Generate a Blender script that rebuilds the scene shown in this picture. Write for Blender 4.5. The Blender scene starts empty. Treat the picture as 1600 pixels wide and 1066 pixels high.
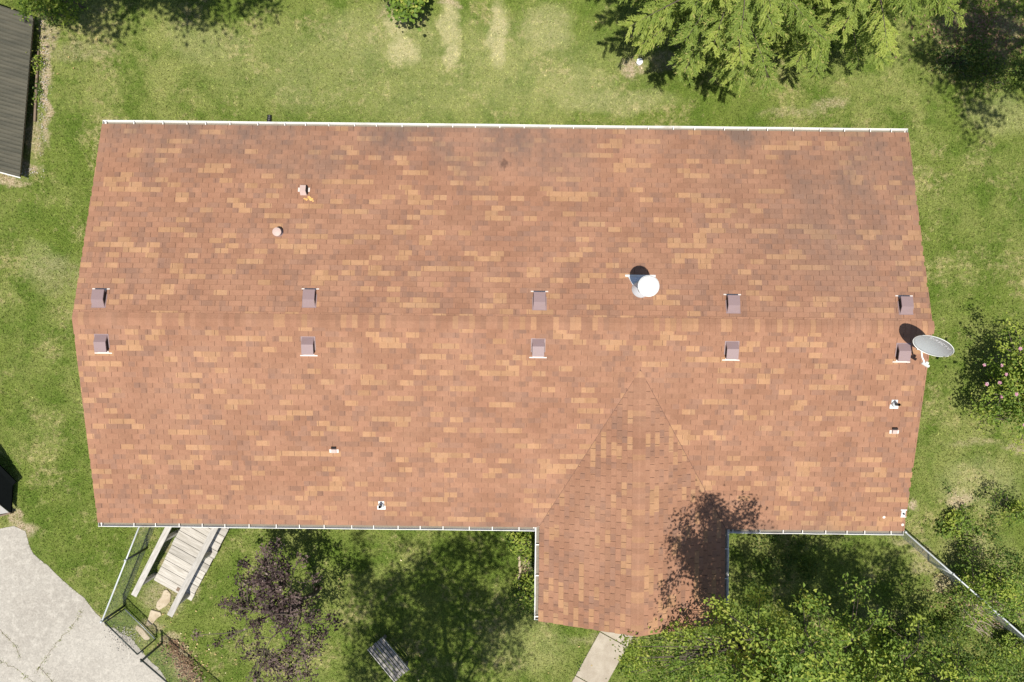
import bpy, bmesh, math, random
import numpy as np
from mathutils import Vector, Matrix
random.seed(7); RNG = np.random.default_rng(7)
R = math.radians
scene = bpy.context.scene
COL = scene.collection

# ------------------------------------------------------------------ camera, sky, sun, exposure
CAM_H = 21.9
FPX = 1244.0                      # focal length in pixels of the 1600 px wide photograph
cam_d = bpy.data.cameras.new('camera'); cam = bpy.data.objects.new('camera', cam_d); COL.objects.link(cam)
cam.location = (0, 0, CAM_H); cam.rotation_euler = (0, 0, 0)
cam_d.sensor_width = 36.0; cam_d.lens = 36.0 * FPX / 1600.0
cam_d.clip_start = 0.1; cam_d.clip_end = 1000
scene.camera = cam

SUN_EL, SUN_AZ = 75.0, 180.0      # sun stands in the image's bottom direction (south), very high
world = bpy.data.worlds.new('World'); scene.world = world; world.use_nodes = True
wn = world.node_tree.nodes; wl = world.node_tree.links
sky = wn.new('ShaderNodeTexSky'); sky.sky_type = 'NISHITA'; sky.sun_disc = False
sky.sun_elevation = R(SUN_EL); sky.sun_rotation = R(SUN_AZ)
sky.air_density = 1.0; sky.dust_density = 1.0
wn['Background'].inputs['Strength'].default_value = 0.084
wl.new(sky.outputs[0], wn['Background'].inputs[0])
sun_d = bpy.data.lights.new('sun', 'SUN'); sun_d.energy = 4.9; sun_d.angle = R(0.55); sun_d.color = (1.0, 0.955, 0.87)
sun = bpy.data.objects.new('sun', sun_d); COL.objects.link(sun)
sun.rotation_euler = (R(90 - SUN_EL), 0, R(2)); sun.location = (0, -6, 30)
scene.view_settings.view_transform = 'Standard'; scene.view_settings.look = 'None'
scene.view_settings.gamma = 1.0; scene.view_settings.use_curve_mapping = False
scene.view_settings.exposure = 0.42
COTE = 1.0 / math.tan(R(SUN_EL))

# ------------------------------------------------------------------ helpers
def P(u, v, z=0.0):
    k = (CAM_H - z) / FPX
    return ((u - 800.0) * k, (533.0 - v) * k, z)

def tag(o, label=None, cat=None, group=None, kind=None):
    if label: o['label'] = label
    if cat: o['category'] = cat
    if group: o['group'] = group
    if kind: o['kind'] = kind
    return o

def empty(name, loc=(0, 0, 0), rz=0.0, parent=None):
    o = bpy.data.objects.new(name, None); COL.objects.link(o)
    o.location = loc; o.rotation_euler = (0, 0, rz); o.empty_display_size = 0.2
    if parent: o.parent = parent
    return o

def link(name, me, mat=None, parent=None, loc=None, rot=None):
    if mat is not None and not me.materials: me.materials.append(mat)
    o = bpy.data.objects.new(name, me); COL.objects.link(o)
    if parent: o.parent = parent
    if loc is not None: o.location = loc
    if rot is not None: o.rotation_euler = rot
    return o

class MB:
    def __init__(s): s.v = []; s.f = []
    def add(s, vs, fs):
        b = len(s.v); s.v += [tuple(p) for p in vs]; s.f += [tuple(i + b for i in q) for q in fs]; return s
    def hexa(s, p):   # 8 points: bottom 4 ccw, top 4 ccw
        return s.add(p, [(3, 2, 1, 0), (4, 5, 6, 7), (0, 1, 5, 4), (1, 2, 6, 5), (2, 3, 7, 6), (3, 0, 4, 7)])
    def box(s, x0, x1, y0, y1, z0, z1):
        return s.hexa([(x0, y0, z0), (x1, y0, z0), (x1, y1, z0), (x0, y1, z0), (x0, y0, z1), (x1, y0, z1), (x1, y1, z1), (x0, y1, z1)])
    def bar(s, a, b, w, h, up=(0, 0, 1)):   # rectangular bar from a to b, w across, h along up
        a = Vector(a); b = Vector(b); d = (b - a).normalized(); up = Vector(up)
        x = d.cross(up).normalized(); y = x.cross(d).normalized()
        q = [(-w / 2, -h / 2), (w / 2, -h / 2), (w / 2, h / 2), (-w / 2, h / 2)]
        lo = [a + x * i + y * j for i, j in q]; hi = [b + x * i + y * j for i, j in q]
        return s.hexa([*lo, *hi])
    def tube(s, pts, rad, n=8, cap=True):
        pts = [Vector(p) for p in pts]
        if not hasattr(rad, '__len__'): rad = [rad] * len(pts)
        b = len(s.v)
        for i, p in enumerate(pts):
            d = (pts[min(i + 1, len(pts) - 1)] - pts[max(i - 1, 0)]).normalized()
            ref = Vector((0, 0, 1)) if abs(d.z) < .9 else Vector((1, 0, 0))
            x = d.cross(ref).normalized(); y = x.cross(d)
            for k in range(n):
                a = 2 * math.pi * k / n
                s.v.append(tuple(p + (x * math.cos(a) + y * math.sin(a)) * rad[i]))
        for i in range(len(pts) - 1):
            for k in range(n):
                k2 = (k + 1) % n
                s.f.append((b + i * n + k, b + i * n + k2, b + (i + 1) * n + k2, b + (i + 1) * n + k))
        if cap:
            s.f.append(tuple(b + k for k in range(n))[::-1]); e = b + (len(pts) - 1) * n
            s.f.append(tuple(e + k for k in range(n)))
        return s
    def lathe(s, prof, n=24, c=(0, 0, 0)):
        b = len(s.v)
        for r, z in prof:
            for k in range(n):
                a = 2 * math.pi * k / n
                s.v.append((c[0] + r * math.cos(a), c[1] + r * math.sin(a), c[2] + z))
        for i in range(len(prof) - 1):
            for k in range(n):
                k2 = (k + 1) % n
                s.f.append((b + i * n + k, b + i * n + k2, b + (i + 1) * n + k2, b + (i + 1) * n + k))
        s.f.append(tuple(b + k for k in range(n))[::-1]); e = b + (len(prof) - 1) * n
        s.f.append(tuple(e + k for k in range(n)))
        return s
    def prism(s, poly, z0, z1):
        n = len(poly)
        return s.add([(x, y, z0) for x, y in poly] + [(x, y, z1) for x, y in poly],
                     [tuple(range(n))[::-1], tuple(range(n, 2 * n))] + [(i, (i + 1) % n, n + (i + 1) % n, n + i) for i in range(n)])
    def mesh(s, name, smooth=False):
        me = bpy.data.meshes.new(name); me.from_pydata(s.v, [], s.f); me.update()
        if smooth: me.polygons.foreach_set('use_smooth', [True] * len(me.polygons))
        return me
    def build(s, name, mat, parent=None, smooth=False, bevel=0.0, loc=None, rot=None):
        o = link(name, s.mesh(name, smooth), mat, parent, loc, rot)
        if bevel:
            m = o.modifiers.new('bevel', 'BEVEL'); m.width = bevel; m.segments = 2; m.limit_method = 'ANGLE'
        return o

def np_mesh(name, verts, faces, attrs=None, smooth=False):
    """verts (N,3), faces (M,k) with constant k; attrs: dict name -> per-vertex float array"""
    me = bpy.data.meshes.new(name)
    nv, (nf, k) = len(verts), faces.shape
    me.vertices.add(nv); me.vertices.foreach_set('co', np.ascontiguousarray(verts, dtype=np.float32).ravel())
    me.loops.add(nf * k); me.loops.foreach_set('vertex_index', np.ascontiguousarray(faces, dtype=np.int32).ravel())
    me.polygons.add(nf); me.polygons.foreach_set('loop_start', np.arange(0, nf * k, k, dtype=np.int32))
    me.polygons.foreach_set('loop_total', np.full(nf, k, dtype=np.int32))
    if smooth: me.polygons.foreach_set('use_smooth', np.ones(nf, dtype=bool))
    for an, arr in (attrs or {}).items():
        arr = np.asarray(arr, dtype=np.float32)
        if arr.ndim == 1:
            a = me.attributes.new(an, 'FLOAT', 'POINT'); a.data.foreach_set('value', arr)
        else:
            a = me.attributes.new(an, 'FLOAT_VECTOR', 'POINT'); a.data.foreach_set('vector', arr.ravel())
    me.update(); me.validate()
    return me

# ------------------------------------------------------------------ materials
class NT:
    def __init__(s, name):
        s.m = bpy.data.materials.new(name); s.m.use_nodes = True
        s.t = s.m.node_tree; s.n = s.t.nodes; s.bsdf = s.n['Principled BSDF']; s.out = s.n['Material Output']
    def node(s, typ, **kw):
        nd = s.n.new(typ)
        for k, v in kw.items(): setattr(nd, k, v)
        return nd
    def put(s, sock, val):
        if hasattr(val, 'node'): s.t.links.new(val, sock)
        elif val is not None: sock.default_value = val
    def math(s, op, a, b=None, c=None, clamp=False):
        nd = s.node('ShaderNodeMath', operation=op, use_clamp=clamp)
        s.put(nd.inputs[0], a); s.put(nd.inputs[1], b)
        if c is not None: s.put(nd.inputs[2], c)
        return nd.outputs[0]
    def vmath(s, op, a, b=None):
        nd = s.node('ShaderNodeVectorMath', operation=op); s.put(nd.inputs[0], a)
        if b is not None: s.put(nd.inputs[1], b)
        return nd.outputs['Value'] if op in ('LENGTH', 'DOT_PRODUCT', 'DISTANCE') else nd.outputs[0]
    def scale(s, a, f):
        nd = s.node('ShaderNodeVectorMath', operation='SCALE'); s.put(nd.inputs[0], a); s.put(nd.inputs['Scale'], f); return nd.outputs[0]
    def noise(s, vec, scale, detail=3, rough=.55, dist=0.0, color=False):
        nd = s.node('ShaderNodeTexNoise'); s.put(nd.inputs['Vector'], vec)
        nd.inputs['Scale'].default_value = scale; nd.inputs['Detail'].default_value = detail
        nd.inputs['Roughness'].default_value = rough; nd.inputs['Distortion'].default_value = dist
        return nd.outputs['Color' if color else 'Fac']
    def white(s, vec):
        nd = s.node('ShaderNodeTexWhiteNoise', noise_dimensions='3D'); s.put(nd.inputs['Vector'], vec); return nd.outputs['Value']
    def vor(s, vec, scale, out='Distance', feature='F1'):
        nd = s.node('ShaderNodeTexVoronoi', feature=feature); s.put(nd.inputs['Vector'], vec)
        nd.inputs['Scale'].default_value = scale; return nd.outputs[out]
    def rng(s, v, a, b, c=0.0, d=1.0, smooth=True):
        nd = s.node('ShaderNodeMapRange', interpolation_type='SMOOTHSTEP' if smooth else 'LINEAR')
        s.put(nd.inputs['Value'], v)
        for i, x in zip(('From Min', 'From Max', 'To Min', 'To Max'), (a, b, c, d)): nd.inputs[i].default_value = x
        return nd.outputs[0]
    def mix(s, f, a, b, mode='MIX'):
        nd = s.node('ShaderNodeMix', data_type='RGBA', blend_type=mode)
        s.put(nd.inputs[0], f)
        for sock, val in ((nd.inputs[6], a), (nd.inputs[7], b)):
            s.put(sock, (*val, 1) if isinstance(val, tuple) and len(val) == 3 else val)
        return nd.outputs[2]
    def pos(s): return s.node('ShaderNodeNewGeometry').outputs['Position']
    def obj(s): return s.node('ShaderNodeTexCoord').outputs['Object']
    def attr(s, name, out='Fac', typ='GEOMETRY'):
        nd = s.node('ShaderNodeAttribute', attribute_name=name, attribute_type=typ); return nd.outputs[out]
    def sep(s, v):
        nd = s.node('ShaderNodeSeparateXYZ'); s.put(nd.inputs[0], v); return nd.outputs
    def comb(s, x, y, z):
        nd = s.node('ShaderNodeCombineXYZ')
        for i, q in enumerate((x, y, z)): s.put(nd.inputs[i], q)
        return nd.outputs[0]
    def bump(s, h, strength, dist):
        nd = s.node('ShaderNodeBump'); s.put(nd.inputs['Height'], h)
        nd.inputs['Strength'].default_value = strength; nd.inputs['Distance'].default_value = dist
        s.t.links.new(nd.outputs[0], s.bsdf.inputs['Normal'])
    def base(s, c, rough=.8, metal=0.0, spec=.3):
        s.put(s.bsdf.inputs['Base Color'], (*c, 1) if isinstance(c, tuple) and len(c) == 3 else c)
        s.put(s.bsdf.inputs['Roughness'], rough); s.put(s.bsdf.inputs['Metallic'], metal)
        s.put(s.bsdf.inputs['Specular IOR Level'], spec)
        return s.m

def simple(name, col, rough=.6, metal=0.0, var=.25, scale=9.0, dirt=None, spec=.35):
    t = NT(name); p = t.obj()
    n = t.noise(p, scale, 5, .6)
    dark = tuple(c * (1 - var) for c in col); lite = tuple(min(1, c * (1 + var * .6)) for c in col)
    c = t.mix(n, dark, lite)
    if dirt: c = t.mix(t.rng(t.noise(p, scale * .45, 6, .7), .5, .72), c, dirt)
    t.base(c, rough, metal, spec); t.bump(t.noise(p, scale * 7, 3), .25, .004)
    return t.m

M = {}
M['gutter'] = simple('white_gutter_metal', (.66, .65, .62), .5, 0, .12, 3.0, (.46, .43, .38))
M['deckdark'] = simple('roof_underlay', (.15, .082, .058), .95, 0, .3, 6)
M['fascia'] = simple('fascia_paint', (.62, .60, .55), .6, 0, .12, 3)
M['wall'] = simple('wall_siding', (.55, .50, .43), .7, 0, .12, 4)
M['foundation'] = simple('foundation_block', (.33, .32, .30), .9, 0, .2, 8)
M['vent'] = simple('brown_vent_metal', (.235, .165, .165), .50, 0, .10, 14, (.22, .15, .13))
M['ventflange'] = simple('weathered_flange', (.60, .53, .48), .5, 0, .14, 14)
M['dark'] = simple('vent_near_black', (.018, .012, .012), .9, 0, .2, 10)
M['galv'] = simple('galvanised_steel', (.50, .52, .53), .45, .08, .16, 14, (.48, .48, .46))
M['whitemetal'] = simple('white_flue_metal', (.66, .66, .65), .4, 0, .08, 8, (.52, .50, .47))
M['flash'] = simple('flashing_metal', (.62, .64, .66), .45, .35, .12, 10)
M['lead'] = simple('boot_white', (.62, .62, .60), .5, 0, .10, 20, (.6, .58, .53))
M['blackpipe'] = simple('black_plastic_pipe', (.018, .018, .02), .35, 0, .3, 12, None, .5)
M['pinkcap'] = simple('faded_cap_paint', (.46, .34, .30), .6, 0, .15, 16)
M['dish'] = simple('dish_grey', (.36, .38, .39), .45, 0, .07, 5, (.38, .39, .38))
M['dishrim'] = simple('dish_rim', (.72, .73, .70), .45, 0, .07, 8)
M['dishtext'] = simple('dish_print', (.80, .80, .82), .5, 0, .02, 8)
M['rust'] = simple('rusty_sealant', (.62, .36, .12), .9, 0, .4, 30, (.72, .55, .25))
M['bark'] = simple('tree_bark', (.10, .08, .06), .95, 0, .45, 14)
M['barkpale'] = simple('pale_bark', (.27, .225, .165), .95, 0, .45, 14)
M['fencepost'] = simple('dark_fence_pipe', (.045, .055, .05), .5, .2, .25, 10)
M['wire'] = simple('fence_wire', (.30, .32, .31), .45, .45, .2, 8)
M['soil'] = simple('crack_soil', (.21, .18, .14), .98, 0, .35, 30)
M['timber'] = simple('old_timber', (.19, .14, .10), .95, 0, .4, 10, (.11, .08, .06))
M['pvc'] = simple('white_pvc', (.82, .82, .80), .4, 0, .06, 12)

def wood_grey(name, a, b, axis_scale=(2.2, 26, 26)):
    t = NT(name); p = t.vmath('MULTIPLY', t.obj(), axis_scale)
    oi = t.node('ShaderNodeObjectInfo').outputs['Random']
    p = t.vmath('ADD', p, t.comb(t.math('MULTIPLY', oi, 40), t.math('MULTIPLY', oi, 17), 0))
    n = t.noise(p, 1.0, 6, .65)
    c = t.mix(t.rng(n, .3, .7), a, b)
    k = t.math('ADD', t.math('MULTIPLY', oi, .28), .84)
    c = t.mix(1.0, c, t.comb(k, k, k), 'MULTIPLY')
    t.base(c, .9, 0, .2); t.bump(n, .35, .004); return t.m
M['deckwood'] = wood_grey('weathered_deck_wood', (.30, .275, .235), (.46, .43, .385))
M['railwood'] = wood_grey('weathered_rail_wood', (.33, .31, .275), (.46, .435, .40))
M['benchwood'] = wood_grey('grey_bench_wood', (.17, .155, .14), (.30, .28, .255))

def leafmat(name, cols, transl=.35, tmul=1.5):
    t = NT(name); r = t.attr('rnd'); cl = t.attr('clump')
    c = t.mix(r, cols[0], cols[1])
    c = t.mix(t.rng(cl, .45, .95), c, cols[2])
    c = t.mix(t.rng(t.math('FRACT', t.math('MULTIPLY', r, 37.0)), .93, .97), c, cols[3])
    t.base(c, .55, 0, .25)
    tr = t.node('ShaderNodeBsdfTranslucent'); t.put(tr.inputs[0], t.mix(1.0, c, (tmul, tmul * 1.05, tmul * .6), 'MULTIPLY'))
    mx = t.node('ShaderNodeMixShader'); mx.inputs[0].default_value = transl
    t.t.links.new(t.bsdf.outputs[0], mx.inputs[1]); t.t.links.new(tr.outputs[0], mx.inputs[2])
    t.t.links.new(mx.outputs[0], t.out.inputs[0]); return t.m
M['leaf'] = leafmat('green_leaf', [(.055, .10, .018), (.125, .19, .034), (.19, .245, .046), (.30, .30, .08)])
M['leafbright'] = leafmat('bright_leaf', [(.09, .155, .023), (.20, .285, .044), (.31, .365, .06), (.43, .43, .10)])
M['leafdark'] = leafmat('dark_leaf', [(.022, .048, .014), (.055, .095, .022), (.10, .145, .03), (.16, .17, .05)])
M['plum'] = leafmat('plum_leaf', [(.030, .018, .019), (.095, .061, .057), (.165, .117, .103), (.25, .195, .16)], .25, 1.3)
M['conifer'] = leafmat('conifer_spray', [(.125, .18, .030), (.23, .30, .056), (.33, .38, .080), (.38, .35, .12)], .35)
M['petal'] = leafmat('pink_petal', [(.50, .22, .32), (.60, .36, .44), (.62, .5, .52), (.62, .56, .56)], .3, 1.2)
M['litter'] = leafmat('fallen_leaf', [(.36, .26, .10), (.46, .35, .15), (.40, .20, .10), (.70, .60, .38)], .1, 1.0)
M['mulch'] = leafmat('brown_litter', [(.16, .095, .055), (.27, .17, .10), (.36, .25, .15), (.44, .34, .21)], .1, 1.0)
M['gravel'] = leafmat('gravel_bit', [(.30, .27, .23), (.42, .39, .35), (.5, .47, .42), (.25, .22, .19)], .0, 1.0)

# lawn colour: real patches of green, straw and bare earth, shared by the ground sheet and the grass blades
SOIL = [  # u, v, half width, half height (photo pixels at ground), weight
    (70, 90, 9, 70, 1.0), (72, 160, 8, 60, .95), (55, 215, 10, 30, .7), (40, 262, 26, 10, .9), (15, 285, 30, 6, .8), (80, 60, 12, 26, .7),
    (988, 104, 20, 14, .85), (1038, 98, 30, 14, .5), (1300, 160, 26, 10, .5), (1500, 782, 20, 14, .85), (1427, 790, 9, 7, 1.0), (1560, 880, 14, 20, .35),
    (1452, 885, 26, 9, .55), (1476, 915, 18, 12, .75), (1515, 950, 22, 14, .8), (1585, 700, 20, 10, .5), (1440, 865, 20, 10, .6), (1420, 845, 24, 8, .5),
    (30, 832, 22, 16, .95), (22, 806, 8, 16, .8), (256, 935, 30, 26, .55), (235, 978, 24, 10, .6), (285, 1035, 14, 26, .85), (265, 1000, 16, 10, .7),
    (262, 880, 10, 40, .55), (304, 905, 8, 24, .5), (828, 890, 14, 22, .8), (820, 935, 12, 24, .4), (1500, 40, 40, 20, .35), (1560, 70, 30, 26, .3),
    (618, 18, 26, 16, .4), (700, 6, 20, 6, .6), (1510, 850, 34, 22, .3), (1590, 960, 20, 14, .5), (1380, 965, 40, 16, .3), (1480, 60, 20, 40, .3), (950, 1000, 60, 10, .3), (1575, 40, 25, 20, .4),
    (90, 430, 40, 30, .25), (1520, 690, 40, 8, .35), (120, 80, 60, 14, .3), (1240, 172, 50, 8, .4), (1560, 560, 20, 8, .3)]
PALE = [
    (650, 110, 300, 80, .28), (628, 85, 28, 22, 1.0), (620, 45, 20, 28, .85), (706, 90, 15, 20, 1.0), (703, 40, 16, 44, .9), (777, 55, 16, 50, .95), (560, 60, 60, 40, .35), (660, 70, 40, 40, .3),
    (855, 50, 40, 40, .55), (700, 150, 160, 22, .25), (960, 160, 90, 18, .5), (480, 140, 60, 40, .3), (900, 130, 60, 30, .4), (330, 70, 60, 30, .3), (300, 50, 40, 20, .25),
    (1530, 760, 60, 40, .4), (1540, 900, 60, 60, .3), (60, 400, 30, 30, .3), (820, 1010, 60, 40, .2), (1560, 180, 50, 30, .35)]
def lawn_colour(t, pos):
    p2 = t.vmath('MULTIPLY', pos, (1, 1, 0))
    wob = t.vmath('SUBTRACT', t.noise(p2, 1.3, 4, .65, color=True), (.5, .5, .5))
    pw = t.vmath('ADD', p2, t.vmath('MULTIPLY', wob, (.9, .9, 0)))
    n1 = t.noise(p2, .22, 4, .6); n2 = t.noise(p2, 1.1, 5, .68); n3 = t.noise(p2, 6.0, 4, .7); n4 = t.noise(p2, 24.0, 3, .7)
    g = t.mix(t.rng(n1, .35, .65), (.142, .190, .034), (.236, .258, .080))
    g = t.mix(t.rng(n2, .40, .66), g, (.106, .160, .025))
    g = t.mix(t.rng(n3, .54, .80), g, (.28, .28, .10))
    dry = t.math('MULTIPLY', t.rng(t.noise(p2, .75, 5, .72), .50, .68), t.rng(n3, .38, .62))
    g = t.mix(t.math('MULTIPLY', dry, .62), g, (.42, .355, .18))
    def field(lst):
        acc = None
        for u, v, ru, rv, w in lst:
            x, y, _ = P(u, v); k = CAM_H / FPX
            d = t.vmath('LENGTH', t.vmath('MULTIPLY', t.vmath('SUBTRACT', pw, (x, y, 0)), (1 / (ru * k), 1 / (rv * k), 0)))
            f = t.rng(d, 1.45, .55, 0.0, w)
            acc = f if acc is None else t.math('MAXIMUM', acc, f)
        return acc
    fp = field(PALE); fs = field(SOIL)
    pale = t.math('MULTIPLY', fp, t.rng(n3, .25, .62, .55, 1.0))
    g = t.mix(t.math('MULTIPLY', pale, .85), g, t.mix(n4, (.42, .38, .19), (.55, .49, .28)))
    soil = t.math('MULTIPLY', fs, t.rng(t.math('ADD', n3, t.math('MULTIPLY', n2, .5)), .55, .85, .2, 1.0))
    g = t.mix(soil, g, t.mix(t.rng(n4, .3, .7), (.30, .21, .125), (.56, .46, .33)))
    return g, n3, n4

def m_lawn():
    t = NT('lawn_ground'); p = t.pos(); g, n3, n4 = lawn_colour(t, p)
    f = t.noise(p, 55, 3, .75)
    k = t.math('ADD', t.math('MULTIPLY', t.math('ADD', f, n4), .55), .38)
    g = t.mix(1.0, g, t.comb(k, k, k), 'MULTIPLY')
    t.base(g, .95, 0, .1)
    t.bump(t.math('ADD', t.math('MULTIPLY', f, .6), n4), .9, .05); return t.m
def m_grass():
    t = NT('grass_blade'); p = t.attr('root', 'Vector'); g, n3, n4 = lawn_colour(t, p)
    r = t.attr('rnd')
    k = t.math('ADD', t.math('ADD', t.math('MULTIPLY', r, 1.15), t.math('MULTIPLY', t.rng(t.noise(p, 11.0, 3, .7), .32, .68), .75)), .40)
    g = t.mix(1.0, g, t.comb(k, k, t.math('MULTIPLY', k, .95)), 'MULTIPLY')
    t.base(g, .7, 0, .15)
    tr = t.node('ShaderNodeBsdfTranslucent'); t.put(tr.inputs[0], g)
    mx = t.node('ShaderNodeMixShader'); mx.inputs[0].default_value = .3
    t.t.links.new(t.bsdf.outputs[0], mx.inputs[1]); t.t.links.new(tr.outputs[0], mx.inputs[2]); t.t.links.new(mx.outputs[0], t.out.inputs[0])
    return t.m
M['lawn'] = m_lawn(); M['grass'] = m_grass()

def m_drive():
    t = NT('aged_driveway'); p = t.pos()
    a = t.noise(p, .5, 4, .6); b = t.noise(p, 5, 4, .65); c = t.vor(p, 26, 'Color'); s = t.noise(p, 60, 2, .7)
    g = t.mix(t.rng(a, .3, .7), (.292, .268, .232), (.358, .334, .292))
    g = t.mix(t.rng(b, .45, .75), g, (.392, .365, .318))
    sp = t.math('ADD', t.math('MULTIPLY', t.sep(c)[0], .22), t.math('MULTIPLY', s, .6))
    sp = t.math('ADD', sp, .59)
    g = t.mix(1.0, g, t.comb(sp, sp, sp), 'MULTIPLY')
    g = t.mix(t.math('MULTIPLY', t.rng(t.noise(p, .9, 5, .7), .58, .75), .5), g, (.22, .20, .17))
    t.base(g, .95, 0, .15); t.bump(s, .6, .01); return t.m
M['drive'] = m_drive()
def m_conc():
    t = NT('walk_concrete'); p = t.pos()
    n = t.noise(p, 2.2, 6, .7); s = t.noise(p, 45, 3, .7)
    g = t.mix(t.rng(n, .35, .7), (.30, .255, .20), (.38, .335, .27))
    k = t.math('ADD', t.math('MULTIPLY', s, .4), .8)
    g = t.mix(1.0, g, t.comb(k, k, k), 'MULTIPLY'); t.base(g, .92, 0, .15); t.bump(s, .4, .006); return t.m
M['conc'] = m_conc()
def m_stone():
    t = NT('step_stone'); p = t.pos(); n = t.noise(p, 4, 6, .7)
    t.base(t.mix(t.rng(n, .3, .7), (.33, .265, .18), (.45, .38, .28)), .93, 0, .15); t.bump(n, .5, .02); return t.m
M['stone'] = m_stone()

def m_shingle():
    t = NT('blend_shingle')
    rp = t.vmath('ADD', t.attr('rp', 'Vector'), t.attr('rp_off', 'Vector', 'OBJECT'))
    x, row, sl = t.sep(rp); p = t.pos()
    seed = t.white(t.comb(t.math('ROUND', row), t.math('ROUND', sl), 3.3))
    xs = t.math('ADD', t.math('DIVIDE', x, .305), t.math('MULTIPLY', t.math('ROUND', t.math('MULTIPLY', seed, 60)), .25))
    # colour drops: stretches of a strip, about one tab long, not lined up with the slots
    cell = t.math('FLOOR', xs); half = t.math('FLOOR', t.math('MULTIPLY', xs, 2.0))
    r1 = t.white(t.comb(cell, t.math('ROUND', row), sl)); r2 = t.white(t.comb(half, t.math('ROUND', row), t.math('ADD', sl, 9.0)))
    r3 = t.white(t.comb(t.math('FLOOR', t.math('MULTIPLY', xs, .5)), t.math('ROUND', row), t.math('ADD', sl, 21.0)))
    clus = t.noise(t.comb(t.math('MULTIPLY', cell, .305), t.math('MULTIPLY', t.math('ROUND', row), .127), t.math('MULTIPLY', sl, 7.0)), .55, 3, .6)
    thr = t.rng(clus, .3, .7, .915, .845, False)
    tan = t.math('MAXIMUM', t.math('GREATER_THAN', r1, thr), t.math('GREATER_THAN', r3, t.math('ADD', thr, .065)))
    notcap = t.math('ADD', t.math('MULTIPLY', t.math('LESS_THAN', sl, 5.0), .7), .3); dk = t.math('MULTIPLY', t.math('GREATER_THAN', r2, .90), notcap); dk2 = t.math('MULTIPLY', t.math('GREATER_THAN', .13, r1), notcap)
    n = t.noise(p, 1.1, 5, .68); nb = t.noise(p, .28, 4, .6); gr = t.noise(p, 42, 3, .75); gr2 = t.noise(p, 13, 3, .7)
    c = t.mix(t.rng(n, .3, .7), (.240, .124, .076), (.292, .158, .099))
    c = t.mix(t.math('MULTIPLY', r1, .35), c, (.280, .138, .088))
    c = t.mix(t.math('MULTIPLY', dk, .55), c, (.195, .112, .080)); c = t.mix(t.math('MULTIPLY', dk2, .40), c, (.205, .120, .088))
    tn = t.mix(r2, (.345, .198, .100), (.40, .235, .125))
    capk = t.math('SUBTRACT', .61, t.math('MULTIPLY', t.math('GREATER_THAN', sl, 5.0), .18))
    c = t.mix(t.math('MULTIPLY', tan, capk), c, tn)
    tabv = t.white(t.comb(t.math('FLOOR', t.math('MULTIPLY', t.math('ADD', x, t.math('MULTIPLY', t.math('MODULO', t.math('ROUND', row), 2.0), .152)), 3.2787)), t.math('ROUND', row), t.math('ADD', sl, 33.0)))
    tk = t.math('ADD', t.math('MULTIPLY', tabv, .20), .90)
    c = t.mix(1.0, c, t.comb(tk, tk, tk), 'MULTIPLY')
    c = t.mix(t.math('MULTIPLY', t.rng(nb, .5, .72), .35), c, (.325, .180, .118))
    # dark algae along the north eave and the east corners, in streaky patches
    px, py, pz = t.sep(p)
    st = t.noise(t.vmath('MULTIPLY', p, (1.0, .55, 1)), .62, 5, .66)
    e1 = t.rng(t.math('ADD', py, t.math('MULTIPLY', st, 3.2)), 5.2, 7.0)
    e2 = t.math('MULTIPLY', t.rng(px, 2.5, 9.0), t.rng(py, -.5, 4.2))
    e3 = t.rng(t.math('SUBTRACT', t.math('MULTIPLY', st, 1.2), py), 4.75, 5.5)
    am = t.math('MULTIPLY', t.math('MAXIMUM', t.math('MAXIMUM', e1, t.math('MULTIPLY', e2, .9)), t.math('MULTIPLY', t.math('LESS_THAN', sl, 1.5), t.math('MULTIPLY', e3, .6))), t.rng(st, .40, .62, .25, 1.0))
    c = t.mix(t.math('MULTIPLY', am, .85), c, (.135, .095, .077))
    k = t.math('ADD', t.math('ADD', t.math('MULTIPLY', gr, .42), t.math('MULTIPLY', gr2, .30)), .64)
    c = t.mix(1.0, c, t.comb(k, k, k), 'MULTIPLY')
    # one small burnt-looking spot on the north slope
    x0, y0, _ = P(787, 254, 2.95)
    d = t.vmath('LENGTH', t.vmath('MULTIPLY', t.vmath('SUBTRACT', t.vmath('ADD', p, t.vmath('MULTIPLY', t.vmath('SUBTRACT', t.noise(p, 14, 3, color=True), (.5, .5, .5)), (.22, .22, 0))), (x0, y0, 0)), (1, 1, 0)))
    c = t.mix(t.rng(d, .15, .02, 0, .75), c, (.08, .045, .035))
    t.base(c, .93, 0, .18); t.bump(t.math('ADD', gr, gr2), .5, .006); return t.m
M['shingle'] = m_shingle()
def m_shed():
    t = NT('dark_ribbed_roof'); p = t.obj(); n = t.noise(t.vmath('MULTIPLY', p, (.6, 4, 1)), 1.5, 5, .7); s = t.noise(p, 20, 3, .7)
    c = t.mix(t.rng(n, .3, .7), (.055, .054, .040), (.095, .088, .064)); c = t.mix(t.rng(s, .55, .8), c, (.115, .098, .072))
    t.base(c, .75, 0, .25); t.bump(s, .3, .004); return t.m
M['shed'] = m_shed()
M['blackroof'] = simple('black_shingle', (.005, .006, .006), 1.0, 0, .3, 14, None, .0)

# ------------------------------------------------------------------ ground
g = MB(); S = 250; n = 10
for i in range(n):
    for j in range(n):
        x0, x1 = -S + 2 * S * i / n, -S + 2 * S * (i + 1) / n; y0, y1 = -S + 2 * S * j / n, -S + 2 * S * (j + 1) / n
        g.add([(x0, y0, 0), (x1, y0, 0), (x1, y1, 0), (x0, y1, 0)], [(0, 1, 2, 3)])
ground = g.build('ground', M['lawn']); tag(ground, 'mown green lawn with straw patches around the house', 'lawn', kind='structure')

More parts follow.
